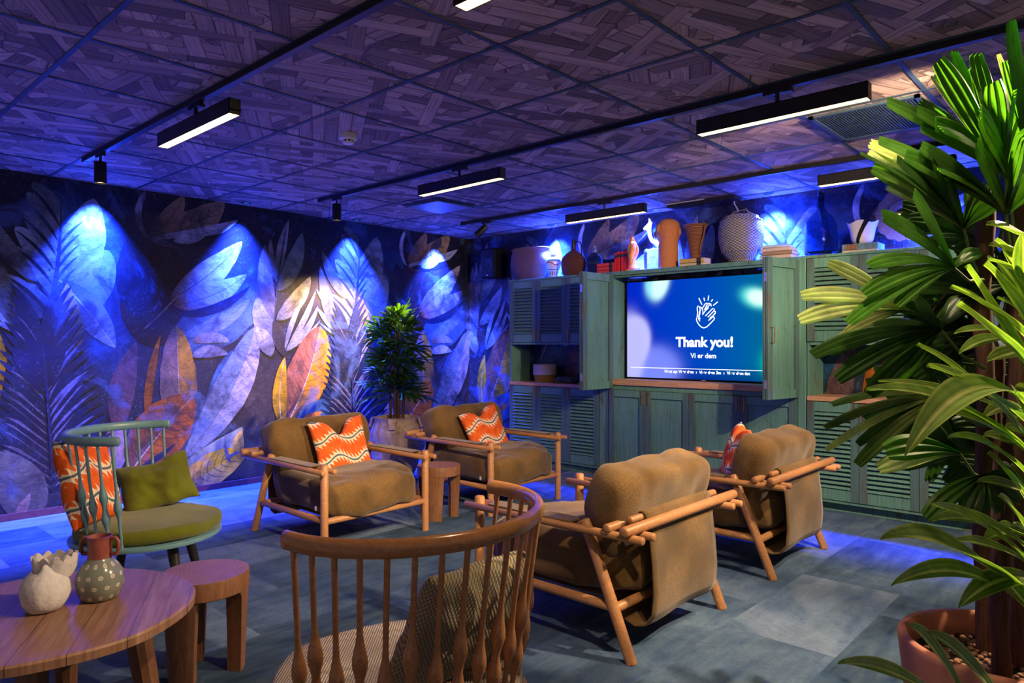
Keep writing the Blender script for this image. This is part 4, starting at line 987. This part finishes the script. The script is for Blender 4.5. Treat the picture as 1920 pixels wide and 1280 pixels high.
R_ = [.036, .042, .040, .024, .030, .018, .025, .019, .017, .014, .025, .019, .017, .014, .026, .019, .014, .009, .026, .019, .014, .009]
skin_body('body', V, E_, [r*1.25 for r in R_], orange, t)
m = MB()
for s in (-1, 1): m.lathe([(.004, -.003), (.004, .003)], 8, fn=lambda p, a, j, s=s: Vector((p.x+s*.010, -.042-p.z, .252+p.y)))
m.build('eye', 'black', t)
book('thin yellow book under the orange ape figure', -3.735, 5.865, ZT, .16, .12, .017, (.70, .42, .08), None)
t = dec('dragon_ornament', 'white long-necked dragon ornament on a pale plinth, lit bright blue', 'figurine', -3.635, 6.02, ZT+.215, math.radians(0)); t.scale = (1.15, 1, 1.15)
wht = plain('white_glaze', (.82, .82, .84), .25, vary=.04)
V = [(.06, 0, .04), (.02, 0, .055), (-.02, 0, .075), (-.04, 0, .12), (-.045, 0, .17), (-.05, -.0, .205), (-.085, 0, .185), (-.10, 0, .175), (-.035, 0, .235), (-.05, 0, .275), (.10, 0, .02), (.13, 0, .05), (.115, 0, .075), (.05, .02, .005), (.05, -.02, .005), (-.02, .0, .235)]
E_ = [(0, 1), (1, 2), (2, 3), (3, 4), (4, 5), (5, 6), (6, 7), (5, 8), (8, 9), (0, 10), (10, 11), (11, 12), (0, 13), (0, 14), (5, 15)]
skin_body('body', V, E_, [.026, .024, .019, .017, .019, .024, .017, .012, .012, .004, .02, .015, .008, .010, .010, .010], wht, t)
boxm(-.04, .10, -.05, .05, -.187, 0).build('plinth', plain('pale_plinth', (.4, .42, .5), .5), t, smooth=0, bevel=.004)
m = MB(); m.lathe([(.022, -.187), (.022, -.03), (.026, -.02), (.020, .0), (.004, .012)], 20, cx=-.07, cy=.0); m.build('candle', plain('dark_candle', (.03, .05, .12), .4), t)
t = dec('head_sculpture', 'tall rough clay column sculpture ending in a round face with ears', 'sculpture', -3.395, 5.88)
m = MB()
def hd(p, a, j):
    f = 1+.012*noise.noise(Vector((p.x*30, p.y*30, p.z*30))); return Vector((p.x*f, p.y*f, p.z))
m.lathe([(.092, 0), (.094, .02), (.092, .12), (.090, .20), (.088, .245), (.098, .27), (.110, .30), (.116, .34), (.114, .385), (.100, .425), (.070, .452), (.035, .464), (.001, .467)], 44, fn=hd, cap=False); m.build('body', 'clay', t, smooth=60)
for s in (-1, 1):
    m = MB(); m.lathe([(.001, -.03), (.016, -.02), (.020, 0), (.016, .02), (.001, .03)], 16, fn=lambda p, a, j, s=s: Vector((s*.122+p.x*1.0, -.012+p.y*1.1, .330+p.z*1.3)), cap=False); m.build('ear', 'clay', t)
m = MB(); m.tube([(-.03, -.110, .40), (-.035, -.128, .36), (-.036, -.122, .335)], [.008, .014, .010], 10); m.build('nose', 'clay', t)
m = MB(); m.tube([(-.075, -.092, .39), (-.05, -.108, .40), (-.03, -.112, .395)], .006, 8); m.tube([(-.01, -.113, .395), (.015, -.112, .40), (.04, -.104, .392)], .006, 8); m.build('brow', 'clay', t)
book('lower yellow book under the rattan pitcher', -3.115, 5.88, ZT, .235, .15, .026, (.66, .56, .30), 'yellow books under the rattan pitcher', labelcol=blk)
book('upper yellow book under the rattan pitcher', -3.12, 5.885, ZT+.026, .24, .15, .042, (.62, .42, .10), 'yellow books under the rattan pitcher', labelcol=blk)
t = dec('rattan_pitcher', 'flared coiled rattan pitcher with a long handle on two yellow books', 'pitcher', -3.125, 5.90, ZT+.069)
m = MB(); pr = []
for i in range(34):
    u = i/33; r = .040+.058*u**1.2+(.02*max(0, u-.88)/.12); pr.append((r+.0022*(i % 2), .008+.300*u))
m.lathe([(.030, 0), (.036, .002)]+pr+[(.112, .308), (.09, .29), (.05, .05)], 40, cap=False); m.build('body', 'rattan', t, smooth=30)
m = MB(); m.tube([(.085, -.04, .30), (.105, -.04, .318), (.120, -.04, .29), (.100, -.035, .20), (.068, -.03, .12), (.060, -.03, .05)], .008, 8); m.build('handle', 'rattan', t)
t = dec('wicker_bottle', 'very large round bottle wrapped in grey wicker with a pale side', 'bottle', -2.68, 5.88)
m = MB(); m.lathe([(.10, 0), (.105, .012), (.10, .02), (.13, .05), (.165, .10), (.186, .17), (.192, .24), (.188, .31), (.172, .36), (.140, .395), (.110, .410)], 48, fn=lambda p, a, j: p*1.0+Vector((0, 0, .002*math.sin(9*a)))); m.build('wicker_wrap', 'silver', t)
m = MB()
for zz, r in ((.09, .160), (.36, .174), (.395, .142)): m.tube([(r*math.cos(a*math.pi/18), r*math.sin(a*math.pi/18), zz) for a in range(37)], .006, 6, False)
m.build('binding', 'silver', t)
m = MB(); m.lathe([(.112, .408), (.07, .425), (.028, .438), (.024, .445)], 32); m.build('shoulder', 'glassdark', t)
m = MB(); m.tube([(-.10, -.03, .405), (-.04, -.04, .440), (.04, -.03, .452), (.12, 0, .405)], .005, 8); m.tube([(-.12, 0, .40), (0, .02, .43), (.06, -.03, .462), (.10, -.05, .40)], .005, 8); m.build('cord', 'silver', t)
z = ZT
for i, (nm, w_, hh, dx, col) in enumerate((('bottom pale book of the pile beside the wicker bottle', .26, .032, .0, (.52, .42, .34)), ('brown book, second from the bottom of the pale pile', .25, .030, .01, (.30, .19, .13)), ('cream book, second from the top of the pale pile', .245, .030, .0, (.60, .48, .38)), ('topmost book of the pale pile, askew', .22, .022, -.01, (.45, .47, .52)))):
    b = book(nm, -2.345+dx, 5.88, z, w_, .17, hh, col, 'pale books on the cabinet top', rz=(.0, .04, -.03, .14)[i]); z += hh
t = dec('glass_demijohn', 'tall dark blue glass demijohn with a long neck on the right cabinet', 'bottle', -2.005, 5.88)
m = MB(); m.lathe([(.07, 0), (.118, .006), (.124, .03), (.124, .235), (.116, .27), (.085, .315), (.045, .355), (.028, .39), (.025, .44), (.026, .50), (.030, .505), (.024, .505), (.020, .44), (.022, .39), (.04, .35), (.08, .31), (.112, .265), (.119, .235), (.119, .03), (.06, .012), (.001, .02)], 48, cap=False); m.build('body', 'glassdark', t)
m = MB(); m.lathe([(.001, .495), (.019, .495), (.021, .53), (.024, .535), (.001, .537)], 16, cap=False); m.build('stopper', 'black', t)
t = dec('gift_box', 'flat grey-blue box with a dark label plate under the glass bowl', 'box', -1.685, 5.87)
boxm(-.125, .125, -.09, .09, 0, .012).build('base', plain('box_board', (.5, .42, .38), .6), t, smooth=0); boxm(-.128, .128, -.093, .093, .012, .062).build('lid', plain('grey_blue_board', (.10, .20, .28), .6), t, smooth=0, bevel=.002)
boxm(-.100, -.015, -.0945, -.092, .014, .058).build('label_plate', plain('brown_plate', (.14, .055, .035), .5), t, smooth=0)
m = MB()
for k, (a, hh) in enumerate(((-.094, .03), (-.082, .03), (-.070, .03), (-.058, .03), (-.046, .03), (-.034, .03), (-.022, .03))):
    m.box(a, a+.003, -.0955, -.0945, .021, .021+hh); 
    if k % 2: m.box(a, a+.009, -.0955, -.0945, .034+.008*(k % 3), .037+.008*(k % 3))
m.build('label_pattern', plain('pattern_beige', (.42, .24, .16), .5), t, smooth=0)
t = dec('glass_bowl', 'white glass bowl vase with black stripes and a wavy rim on the grey-blue box', 'vase', -1.69, 5.87, ZT+.062)
def stripe():
    t_ = NT('black_striped_milk_glass'); x, y, z = t_.xyz(t_.coord()); a = t_.math('ADD', t_.math('ARCTAN2', y, x), t_.math('MULTIPLY', z, -5))
    return t_.fin(t_.mix(t_.math('GREATER_THAN', t_.math('SINE', t_.math('MULTIPLY_ADD', a, 3, .9)), .86), (.72, .70, .66), (.01, .01, .015)), .08, 0, .7)
m = MB(); m.lathe([(.035, 0), (.060, .004), (.078, .03), (.086, .07), (.092, .11), (.104, .150), (.110, .168), (.104, .168), (.096, .145), (.082, .10), (.070, .04), (.03, .012)], 48, cap=False, fn=lambda p, a, j: Vector((p.x*(1+.04*math.sin(4*a)*(j in (5, 6, 7))), p.y, p.z+(.010*math.sin(4*a+1) if j in (5, 6, 7, 8) else 0)))); m.build('body', stripe(), t, smooth=60)
t = dec('straw_disc', 'round straw sunburst disc with a mirror centre, behind the fan palm', 'wall ornament', -1.435, 5.985)
straw = wicker_mat('straw_rays', (.16, .09, .06), (.58, .38, .26), 0.1)
def rays():
    t_ = NT('straw_rays_disc'); x, y, z = t_.xyz(t_.coord()); a = t_.math('ARCTAN2', t_.math('SUBTRACT', z, .275), x)
    s_ = t_.math('SINE', t_.math('MULTIPLY', a, 120)); n_ = t_.noise(t_.vec(t_.math('MULTIPLY', a, 30), 0, 0), 1, 2)
    return t_.fin(t_.mix(t_.step(s_, -.9, .4), (.10, .05, .035), t_.ramp(n_, [(.3, (.36, .20, .13)), (.7, (.58, .36, .24))])), .8)
RM = rays(); m = MB()
for k in range(96):
    a = 2*math.pi*k/96; a2 = a+2*math.pi/96*.93
    rr_ = .195+.006*math.sin(k*7.3)
    for r0, r1 in ((.055, rr_),): m.add([(r0*math.cos(a), -.006, .275+r0*math.sin(a)), (r1*math.cos(a), -.002, .275+r1*math.sin(a)), (r1*math.cos(a2), -.002, .275+r1*math.sin(a2)), (r0*math.cos(a2), -.006, .275+r0*math.sin(a2)), (r0*math.cos(a), .004, .275+r0*math.sin(a)), (r1*math.cos(a), .004, .275+r1*math.sin(a)), (r1*math.cos(a2), .004, .275+r1*math.sin(a2)), (r0*math.cos(a2), .004, .275+r0*math.sin(a2))], [(0, 1, 2, 3), (7, 6, 5, 4), (1, 5, 6, 2), (0, 3, 7, 4), (0, 4, 5, 1), (3, 2, 6, 7)])
m.build('straw_rays', RM, t, smooth=0)
m = MB()
for r in (.115, .056): m.tube([(r*math.cos(a*math.pi/24), -.009, .275+r*math.sin(a*math.pi/24)) for a in range(49)], .0035, 6, False)
m.build('binding_ring', 'black', t)
mt_ = NT('mirror'); m = MB(); m.lathe([(.001, 0), (.052, 0)], 32, cap=False, fn=lambda p, a, j: Vector((p.x, -.010, .275+p.y))); m.build('mirror', mt_.fin((.8, .85, .9), .05, 1), t)
m = MB(); m.tube([(0, .008, 0), (0, .008, .14)], .005, 8, False); m.build('stand_rod', 'black', t); boxm(-.11, .11, -.05, .05, 0, .012).build('base', 'counter', t, smooth=0)
t = dec('dark_figure', 'dark lustrous lumpy figure at the right end of the cabinet top, behind palm fronds', 'figurine', -1.10, 5.90, ZT, .5)
V = [(0, 0, .05), (0, 0, .10), (.02, 0, .15), (.0, 0, .20), (-.03, 0, .23), (.05, 0, .14), (.07, 0, .08), (-.05, 0, .12), (-.07, 0, .06)]
skin_body('body', V, [(0, 1), (1, 2), (2, 3), (3, 4), (1, 5), (5, 6), (1, 7), (7, 8)], [.055, .05, .04, .035, .02, .025, .03, .025, .03], plain('dark_lustre', (.02, .02, .05), .15, .3), t)
boxm(-.07, .07, -.05, .05, 0, .02).build('base', 'black', t, smooth=0)
# on the open shelf of the left cabinet
t = thing('two_tone_basket', 'round cloth basket, off-white above and ochre below, on the left cabinet shelf', 'basket', (-4.945, 5.93, .9025))
m = MB(); m.lathe([(.124, .078), (.128, .082), (.128, .188), (.124, .192), (.120, .188), (.118, .09)], 40, cap=False); m.build('upper_band', fabric('offwhite_cloth', (.46, .40, .36), (.58, .52, .46), 200), t)
m = MB(); m.lathe([(.100, 0), (.106, .003), (.112, .03), (.119, .078), (.114, .080), (.098, .01), (.001, .008)], 40, cap=False); m.build('lower_band', fabric('ochre_cloth', (.26, .14, .02), (.36, .21, .04), 200), t)
t = thing('rope_coil', 'heap of dark grey-blue knotted rope beside the two-tone basket', 'rope', (-4.63, 5.90, .9025))
m = MB(); P = []
for i in range(150):
    a = i*.42; r = .045+.035*math.sin(i*.17)+.02*math.sin(i*.9); P.append(((r+.02)*math.cos(a)*1.15, r*math.sin(a)*.8, .013+.045*i/150+.008*math.sin(i*1.7)))
m.tube(P, .0105, 6); m.v = [(a, b, max(.001, c)) for a, b, c in m.v]; m.build('rope', fabric('slate_rope', (.05, .055, .075), (.10, .11, .14), 90), t)
# ---------------------------------------------------------------- palms
def ribbon(m, base, tip, w, nrm, arch=.06, c0=(.03, .09, .012), c1=(.06, .17, .02), ribs=3, peak=.72, blunt=True, midc=None, edgec=None, n=16, pleat=.10, curl=0):
    base, tip = Vector(base), Vector(tip); d = tip-base; L = d.length; d.normalize()
    nrm = Vector(nrm); nrm = (nrm-d*nrm.dot(d)).normalized(); sd = d.cross(nrm)
    C = (base+tip)/2+Vector((0, 0, arch*L*2)); K = ribs*2+1 if blunt else 9; vs = []; cs = []
    for i in range(n+1):
        u = i/n; c = base*(1-u)**2+C*2*u*(1-u)+tip*u*u
        g = ((C-base)*(1-u)+(tip-C)*u).normalized(); s = g.cross(nrm-g*nrm.dot(g)).normalized(); nn = s.cross(g)
        if blunt: hw = w/2*(.16+.84*math.sin(math.pi/2*min(1, u/peak))**1.3)*(1 if u < peak else 1-.38*((u-peak)/(1-peak))**2)
        else: hw = w/2*max(.0, math.sin(math.pi*u**.8))**.75+w*.02
        for k in range(K):
            a = 2*k/(K-1)-1; p = c+s*a*hw+nn*(pleat*w*(.5 if k % 2 else -.5) if blunt else w*(.16*abs(a)+.02*math.sin(9*u+a*2)+curl*a))
            if blunt and i == n and k % 2: p = p+g*w*.10
            vs.append(p); col = lerp(c0, c1, u)
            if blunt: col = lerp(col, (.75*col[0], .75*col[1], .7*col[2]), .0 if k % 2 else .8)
            if midc and abs(a) < .13: col = midc
            if midc and .2 < abs(a) < .55 and (k % 2 == 0): col = lerp(col, midc, .18)
            if edgec and abs(a) > .95: col = edgec
            cs.append(col)
    fs = [(i*K+k, i*K+k+1, (i+1)*K+k+1, (i+1)*K+k) for i in range(n) for k in range(K-1)]
    m.add(vs, fs, cs)
def at(px, py, dep):
    u = (px-960)/FPX; v = (644-py)/FPX; s, c = math.sin(YAW), math.cos(YAW)
    return Vector((-s+c*u, c+s*u, v))*dep+Vector((0, 0, CAMZ))
VIEW = Vector((math.sin(YAW), -math.cos(YAW), 0))     # a leaf normal that faces the seating side
# rear palm in an old jar
JX, JY = -5.53, 4.345
t = thing('jar_palm', 'dense fan palm in a pale weathered jar against the mural, between the two left armchairs', 'potted plant', (JX, JY, 0))
m = MB(); m.lathe([(.13, 0), (.16, .01), (.215, .12), (.255, .28), (.262, .38), (.250, .46), (.222, .53), (.205, .56), (.212, .585), (.222, .600), (.205, .604), (.192, .58), (.20, .54), (.19, .5)], 48, cap=False)
m.build('pot', 'jar', t, smooth=50)
for k in range(4):
    a = math.radians(-48+90*k+2); m = MB(); c, s_ = math.cos(a), math.sin(a)
    def ear(p): return Vector((c*p.x-s_*p.y, s_*p.x+c*p.y, p.z))
    poly = [(-.035, -.10), (-.045, -.02), (-.04, .0), (.04, .0), (.045, -.02), (.035, -.10)]
    m.prism([(x, z) for x, z in poly], 0, .028, fn=lambda p: ear(Vector((.212+p.z-.16*min(0, p.y)*.0+(-p.y)*.28, p.x, .598+p.y))))
    m.build('jar_lug', 'jar', t, smooth=30, bevel=.008)
    m = MB(); m.lathe([(.001, 0), (.009, 0)], 12, cap=False, fn=lambda p, a_, j: ear(Vector((.2465, p.x, .565+p.y)))); m.build('lug_hole', 'black', t)
m = MB(); m.lathe([(.001, .52), (.19, .52)], 32, cap=False); m.build('soil', 'soil', t)
rnd = random.Random(5); m = MB(); f = MB()
stems = [(-.05, -.03, 1.30), (.05, -.05, 1.55), (.0, .03, 1.62), (.06, .05, 1.2), (-.06, .05, 1.42)]
for x, y, h in stems: m.tube([(x*.9, y*.9, .52), (x*1.0, y, .9), (x*1.1, y*1.1, h)], [.014, .012, .008], 8, False)
m.build('stem', 'bark', t)
def fan(f, hub, out, nf, ln, w, spread, c0, c1, droop=.25, arch=.06, jit=.15, ribs=2, n=8):
    out = Vector(out).normalized(); side = out.cross(Vector((0, 0, 1)))
    side = side.normalized() if side.length > .1 else Vector((1, 0, 0)); upv = side.cross(out).normalized(); roll = rnd.uniform(-.7, .7)
    for i in range(nf):
        a = spread*(2*(i+.5)/nf-1)+rnd.uniform(-.05, .05); sdir = side*math.cos(roll)+upv*math.sin(roll)
        d = out*math.cos(a)+sdir*math.sin(a); l = ln*(1-.25*abs(a)/spread)*rnd.uniform(1-jit, 1+jit*.5)
        tip = hub+d*l-Vector((0, 0, droop*l*rnd.uniform(.5, 1.3))); nr = sdir.cross(out)+Vector((rnd.uniform(-.3, .3), rnd.uniform(-.3, .3), rnd.uniform(-.3, .3)))
        k = rnd.uniform(.7, 1.25); ribbon(f, hub, tip, w*rnd.uniform(.8, 1.1), nr, arch, tuple(k*x for x in c0), tuple(k*x for x in c1), ribs=ribs, n=n)
for i in range(96):
    x, y, h = stems[i % 5]; az = i*2.399+rnd.uniform(-.3, .3); el = rnd.uniform(-.25, .85); z = .76+.82*(i/96)+rnd.uniform(-.05, .05)
    if z > 1.35: el += .3
    rad = rnd.choice((.06, .11, .15))*(1.0 if z < 1.4 else .75); dr = Vector((math.cos(az)*math.cos(el), math.sin(az)*math.cos(el), math.sin(el)))
    hub = Vector((x, y, z))+dr*rad; f.tube([Vector((x, y, z-.03)), hub], .003, 5, False)
    f.c = f.c
    fan(f, hub, dr, rnd.choice((6, 7, 8)), .235 if z < 1.45 else .20, .032, 1.25, (.018, .055, .012), (.034, .088, .018))
f.c = [(.06, .12, .02) if c == (1, 1, 1) else c for c in f.c]
f.build('foliage', 'palmdark', t, smooth=60, color=True)
# foreground planter: broad fan palm and striped dracaena in one terracotta pot
PC = on(1885, 1207, 2, .42)
t = thing('potted_palm', 'huge terracotta-potted palm with fan fronds and cream-striped leaves at the right edge', 'potted plant', (PC.x, PC.y, 0))
def loc(p): return Vector(p)-Vector((PC.x, PC.y, 0))
m = MB(); m.lathe([(.20, 0), (.215, .005), (.262, .20), (.284, .40), (.284, .415), (.278, .422), (.262, .422), (.254, .412), (.250, .37), (.24, .30)], 64, cap=False); m.build('pot', 'terracotta', t, smooth=50)
m = MB(); m.lathe([(.001, .352), (.246, .352)], 40, cap=False); m.build('soil', 'soil', t)
m = MB(); rnd = random.Random(3)
import bmesh as _bm
for i in range(420):
    a = rnd.uniform(0, 6.28); r = .238*math.sqrt(rnd.random()); s = rnd.uniform(.007, .013)
    vs = []; c = Vector((r*math.cos(a), r*math.sin(a), .354+s*.5))
    for j, (zz, rr_) in enumerate(((-.8, .6), (0, 1), (.8, .55))):
        for k in range(6): vs.append(c+Vector((rr_*s*math.cos(k*1.047+i), rr_*s*.8*math.sin(k*1.047+i), zz*s*.7)))
    m.add(vs, [(j*6+k, j*6+(k+1) % 6, j*6+6+(k+1) % 6, j*6+6+k) for j in range(2) for k in range(6)]+[tuple(range(12, 18)), tuple(range(6))[::-1]])
m.build('pebbles', 'pebble', t, smooth=80, kind='stuff')
for (px, dep, zt, r) in ((1845, 2.22, 1.80, .027), (1912, 2.12, 1.74, .030), (1878, 2.02, 1.05, .024), (1900, 2.30, 1.95, .022), (1868, 2.35, 1.30, .022)):
    b = at(px, 900, dep); m = MB(); P = [Vector((b.x, b.y, z)) for z in [.355+(zt-.355)*i/14 for i in range(15)]]
    P = [loc(p+Vector((.006*math.sin(p.z*9+px), .005*math.cos(p.z*7), 0))) for p in P]
    P = [p if (p.xy.length < .22 or p.z > .45) else p for p in P]
    m.tube(P, [r*(1+.10*math.sin(i*2.1)) for i in range(15)], 12, False); m.build('trunk', 'bark', t)
rnd = random.Random(11); f = MB()
G0, G1 = (.028, .085, .010), (.060, .155, .018); D0, D1 = (.012, .034, .008), (.025, .065, .012); Y0, Y1 = (.18, .20, .08), (.40, .42, .22)  # Y pair: strong light on the pale fronds, put into leaf colour
def hubfan(hub, dep, tips, wscale=1.22, c=(G0, G1), pdep=0, stalk=(1845, 0)):
    H = loc(at(hub[0], hub[1], dep))
    for tp in tips:
        px, py = tp[0], tp[1]; dd = tp[2] if len(tp) > 2 else rnd.uniform(-.16, .10); w = (tp[3] if len(tp) > 3 else 30)*dep/FPX*wscale
        cc = tp[4] if len(tp) > 4 else c
        T = loc(at(px, py, dep+dd)); nr = VIEW*rnd.uniform(.5, 1)+Vector((rnd.uniform(-.3, .3), rnd.uniform(-.3, .3), rnd.uniform(.15, .7)))
        k = rnd.uniform(.85, 1.15); d = T-H
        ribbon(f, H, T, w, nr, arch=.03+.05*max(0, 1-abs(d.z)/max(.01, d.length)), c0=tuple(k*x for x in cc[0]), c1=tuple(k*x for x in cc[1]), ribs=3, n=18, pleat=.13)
    s = at(stalk[0], stalk[1] or hub[1]+90, dep+.05); s = loc(s)
    pet = MB(); pet.tube([H, H.lerp(s, .5)-Vector((0, 0, .02)), s], [.0035, .0045, .006], 8, False); pet.build('frond_stalk', 'stemgreen', t)
hubfan((1925, 275), 2.15, [(1897, 42, -.05, 40), (1885, 116, .0, 20), (1873, 102, .1, 10, (Y0, Y1)), (1950, 110, 0, 36), (1980, 190, 0, 36)], stalk=(1905, 420))
hubfan((1884, 332), 2.18, [(1762, 114, -.05, 40), (1832, 104, .05, 38), (1822, 134, -.12, 38), (1864, 156, -.14, 36), (1902, 178, -.16, 38), (1790, 100, .1, 34), (1753, 142, .14, 24, (Y0, Y1)), (1935, 200, 0, 40)], stalk=(1905, 460))
hubfan((1893, 335), 2.02, [(1665, 190, .0, 34), (1721, 206, -.05, 32), (1755, 230, -.12, 38), (1727, 238, -.02, 30), (1838, 212, -.18, 48), (1765, 242, -.15, 26), (1726, 190, .1, 28), (1960, 240, 0, 50)], stalk=(1905, 470))
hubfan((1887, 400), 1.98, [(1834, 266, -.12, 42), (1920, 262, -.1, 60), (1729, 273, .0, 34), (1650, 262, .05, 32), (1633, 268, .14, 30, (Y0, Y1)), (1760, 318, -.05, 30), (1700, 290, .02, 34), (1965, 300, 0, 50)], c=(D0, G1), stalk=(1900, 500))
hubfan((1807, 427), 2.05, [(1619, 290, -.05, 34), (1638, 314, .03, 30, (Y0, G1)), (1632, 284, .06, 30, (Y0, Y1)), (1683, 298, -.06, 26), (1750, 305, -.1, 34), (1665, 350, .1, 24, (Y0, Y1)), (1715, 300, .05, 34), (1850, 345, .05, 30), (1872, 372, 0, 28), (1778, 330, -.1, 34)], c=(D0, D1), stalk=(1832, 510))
hubfan((1789, 502), 1.98, [(1655, 402, -.1, 36), (1715, 362, -.08, 34), (1630, 497, -.12, 27), (1621, 550, -.14, 28), (1591, 604, -.16, 24), (1682, 572, -.1, 20), (1838, 470, .08, 24)], stalk=(1843, 525))
hubfan((1700, 580), 2.30, [(1555, 493, .02, 27, (Y0, Y1)), (1504, 554, .0, 27, (Y0, Y1)), (1500, 599, .0, 27, (Y0, Y1)), (1590, 620, 0, 20, (D0, Y0)), (1565, 640, 0, 16, (D0, Y0))], c=(Y0, Y1), stalk=(1840, 600))
hubfan((1764, 618), 2.05, [(1524, 664, -.06, 28), (1557, 664, .0, 16), (1571, 710, -.05, 30), (1630, 738, .0, 30), (1668, 730, .05, 26), (1720, 560, 0, 30), (1800, 560, .1, 26), (1640, 610, .1, 26), (1705, 545, .1, 22)], c=(D0, D1), stalk=(1845, 690))
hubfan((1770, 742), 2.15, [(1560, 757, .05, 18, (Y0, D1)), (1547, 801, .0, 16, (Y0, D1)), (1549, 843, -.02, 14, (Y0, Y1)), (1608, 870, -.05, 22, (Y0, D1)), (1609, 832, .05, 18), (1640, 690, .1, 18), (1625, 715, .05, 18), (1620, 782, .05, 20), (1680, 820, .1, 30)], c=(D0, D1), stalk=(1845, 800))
hubfan((1800, 850), 2.1, [(1663, 846, -.05, 40, (G0, G1)), (1648, 878, .03, 30, (Y0, Y1)), (1702, 873, .1, 26), (1655, 800, .1, 24), (1700, 760, .1, 26), (1740, 740, .12, 24)], c=(D0, D1), stalk=(1850, 900))
hubfan((1845, 890), 1.95, [(1737, 969, -.06, 30, (D0, G1)), (1812, 968, -.05, 32), (1840, 968, .0, 28), (1880, 955, .05, 26), (1912, 940, .05, 26), (1925, 900, 0, 26)], c=(D0, D1), stalk=(1868, 960))
for k in range(22):
    px, py = rnd.uniform(1800, 1945), 440+22*k+rnd.uniform(-15, 15); H = (px, py); dp = rnd.uniform(2.2, 2.55)
    hubfan(H, dp, [(px-rnd.uniform(60, 150), py+rnd.uniform(-90, 110), rnd.uniform(-.1, .2), 26) for _ in range(5)]+[(px+rnd.uniform(-30, 90), py-rnd.uniform(60, 130), .1, 26)], c=(D0, D1), stalk=(1870, 0))
f.build('fan_fronds', 'palm', t, smooth=60, color=True)
dr = MB(); CR = (.50, .50, .20)
def drac(base, tip, db, dt, w, arch, bright=1.0, curl=.0, nz=None):
    B_, T_ = loc(at(base[0], base[1], db)), loc(at(tip[0], tip[1], dt)); nr = nz or (VIEW*.55+Vector((0, 0, 1)))
    ribbon(dr, B_, T_, w, nr, arch=arch, c0=tuple(bright*x for x in (.05, .13, .02)), c1=tuple(bright*x for x in (.13, .21, .045)), blunt=False, midc=CR, edgec=(.30, .34, .10), n=26, curl=curl)
for a in [((1935, 700), (1792, 573), 1.75, 1.62, .085, .04, 1.1), ((1940, 720), (1808, 500), 1.85, 1.70, .075, .02, 1.2), ((1935, 640), (1842, 498), 1.9, 1.8, .10, .09, .8), ((1930, 560), (1915, 440), 1.9, 1.75, .09, .0, .9),
          ((1945, 660), (1780, 541), 1.8, 1.66, .07, .06, 1.0), ((1930, 800), (1736, 688), 1.75, 1.58, .072, .05, 1.0), ((1930, 830), (1717, 648), 1.85, 1.7, .065, .06, .9), ((1945, 870), (1621, 734), 1.85, 1.5, .065, .08, 1.15),
          ((1935, 860), (1718, 773), 1.8, 1.6, .055, .08, .9), ((1925, 790), (1645, 716), 1.9, 1.75, .04, .05, .8), ((1940, 780), (1696, 858), 1.7, 1.45, .085, .20, 1.1), ((1940, 910), (1776, 822), 1.75, 1.6, .05, .10, 1.1),
          ((1880, 620), (1788, 627), 1.85, 1.7, .035, .03, 1.3), ((1900, 640), (1797, 665), 1.9, 1.75, .045, .07, 1.3), ((1935, 770), (1902, 740), 1.6, 1.5, .06, .1, 1.2),
          ((1940, 1070), (1742, 950), 1.75, 1.55, .06, .07, .9), ((1945, 1050), (1746, 979), 1.8, 1.62, .065, .10, 1.0), ((1935, 1150), (1650, 1013), 1.75, 1.42, .105, .09, .85, -.06), ((1940, 1160), (1670, 1100), 1.7, 1.45, .062, .12, .9),
          ((1930, 1060), (1790, 1015), 1.85, 1.7, .05, .05, .8), ((1940, 1090), (1796, 1142), 1.7, 1.55, .06, .10, .6), ((1800, 1300), (1701, 1171), 1.55, 1.52, .055, .10, .8), ((1880, 1330), (1735, 1186), 1.5, 1.5, .05, .12, .8),
          ((1790, 1340), (1569, 1245), 1.55, 1.35, .05, .07, 1.0), ((1940, 960), (1850, 850), 1.8, 1.7, .06, .05, .8), ((1945, 940), (1830, 905), 1.85, 1.8, .05, .08, .7), ((1930, 1010), (1870, 930), 1.7, 1.65, .05, .1, .9)]:
    drac(*a)
rnd = random.Random(21)
for i in range(26):
    y0 = 430+25*i; x1 = rnd.uniform(1835, 1915); drac((rnd.uniform(1925, 1975), y0+rnd.uniform(10, 60)), (x1, y0+rnd.uniform(-70, 60)), rnd.uniform(1.95, 2.1), rnd.uniform(1.8, 2.0), rnd.uniform(.05, .075), rnd.uniform(.03, .12), rnd.uniform(.6, 1.0))
dr.build('striped_leaves', 'drac', t, smooth=70, color=True)
m = MB()
for px, dep in ((1935, 1.86), (1950, 1.95)): m.tube([loc(at(px, 1190, dep)), loc(at(px, 1000, dep-.02)), loc(at(px, 700, dep-.04)), loc(at(px, 560, dep))], .012, 8, False)
m.build('dracaena_stem', 'stemgreen', t)
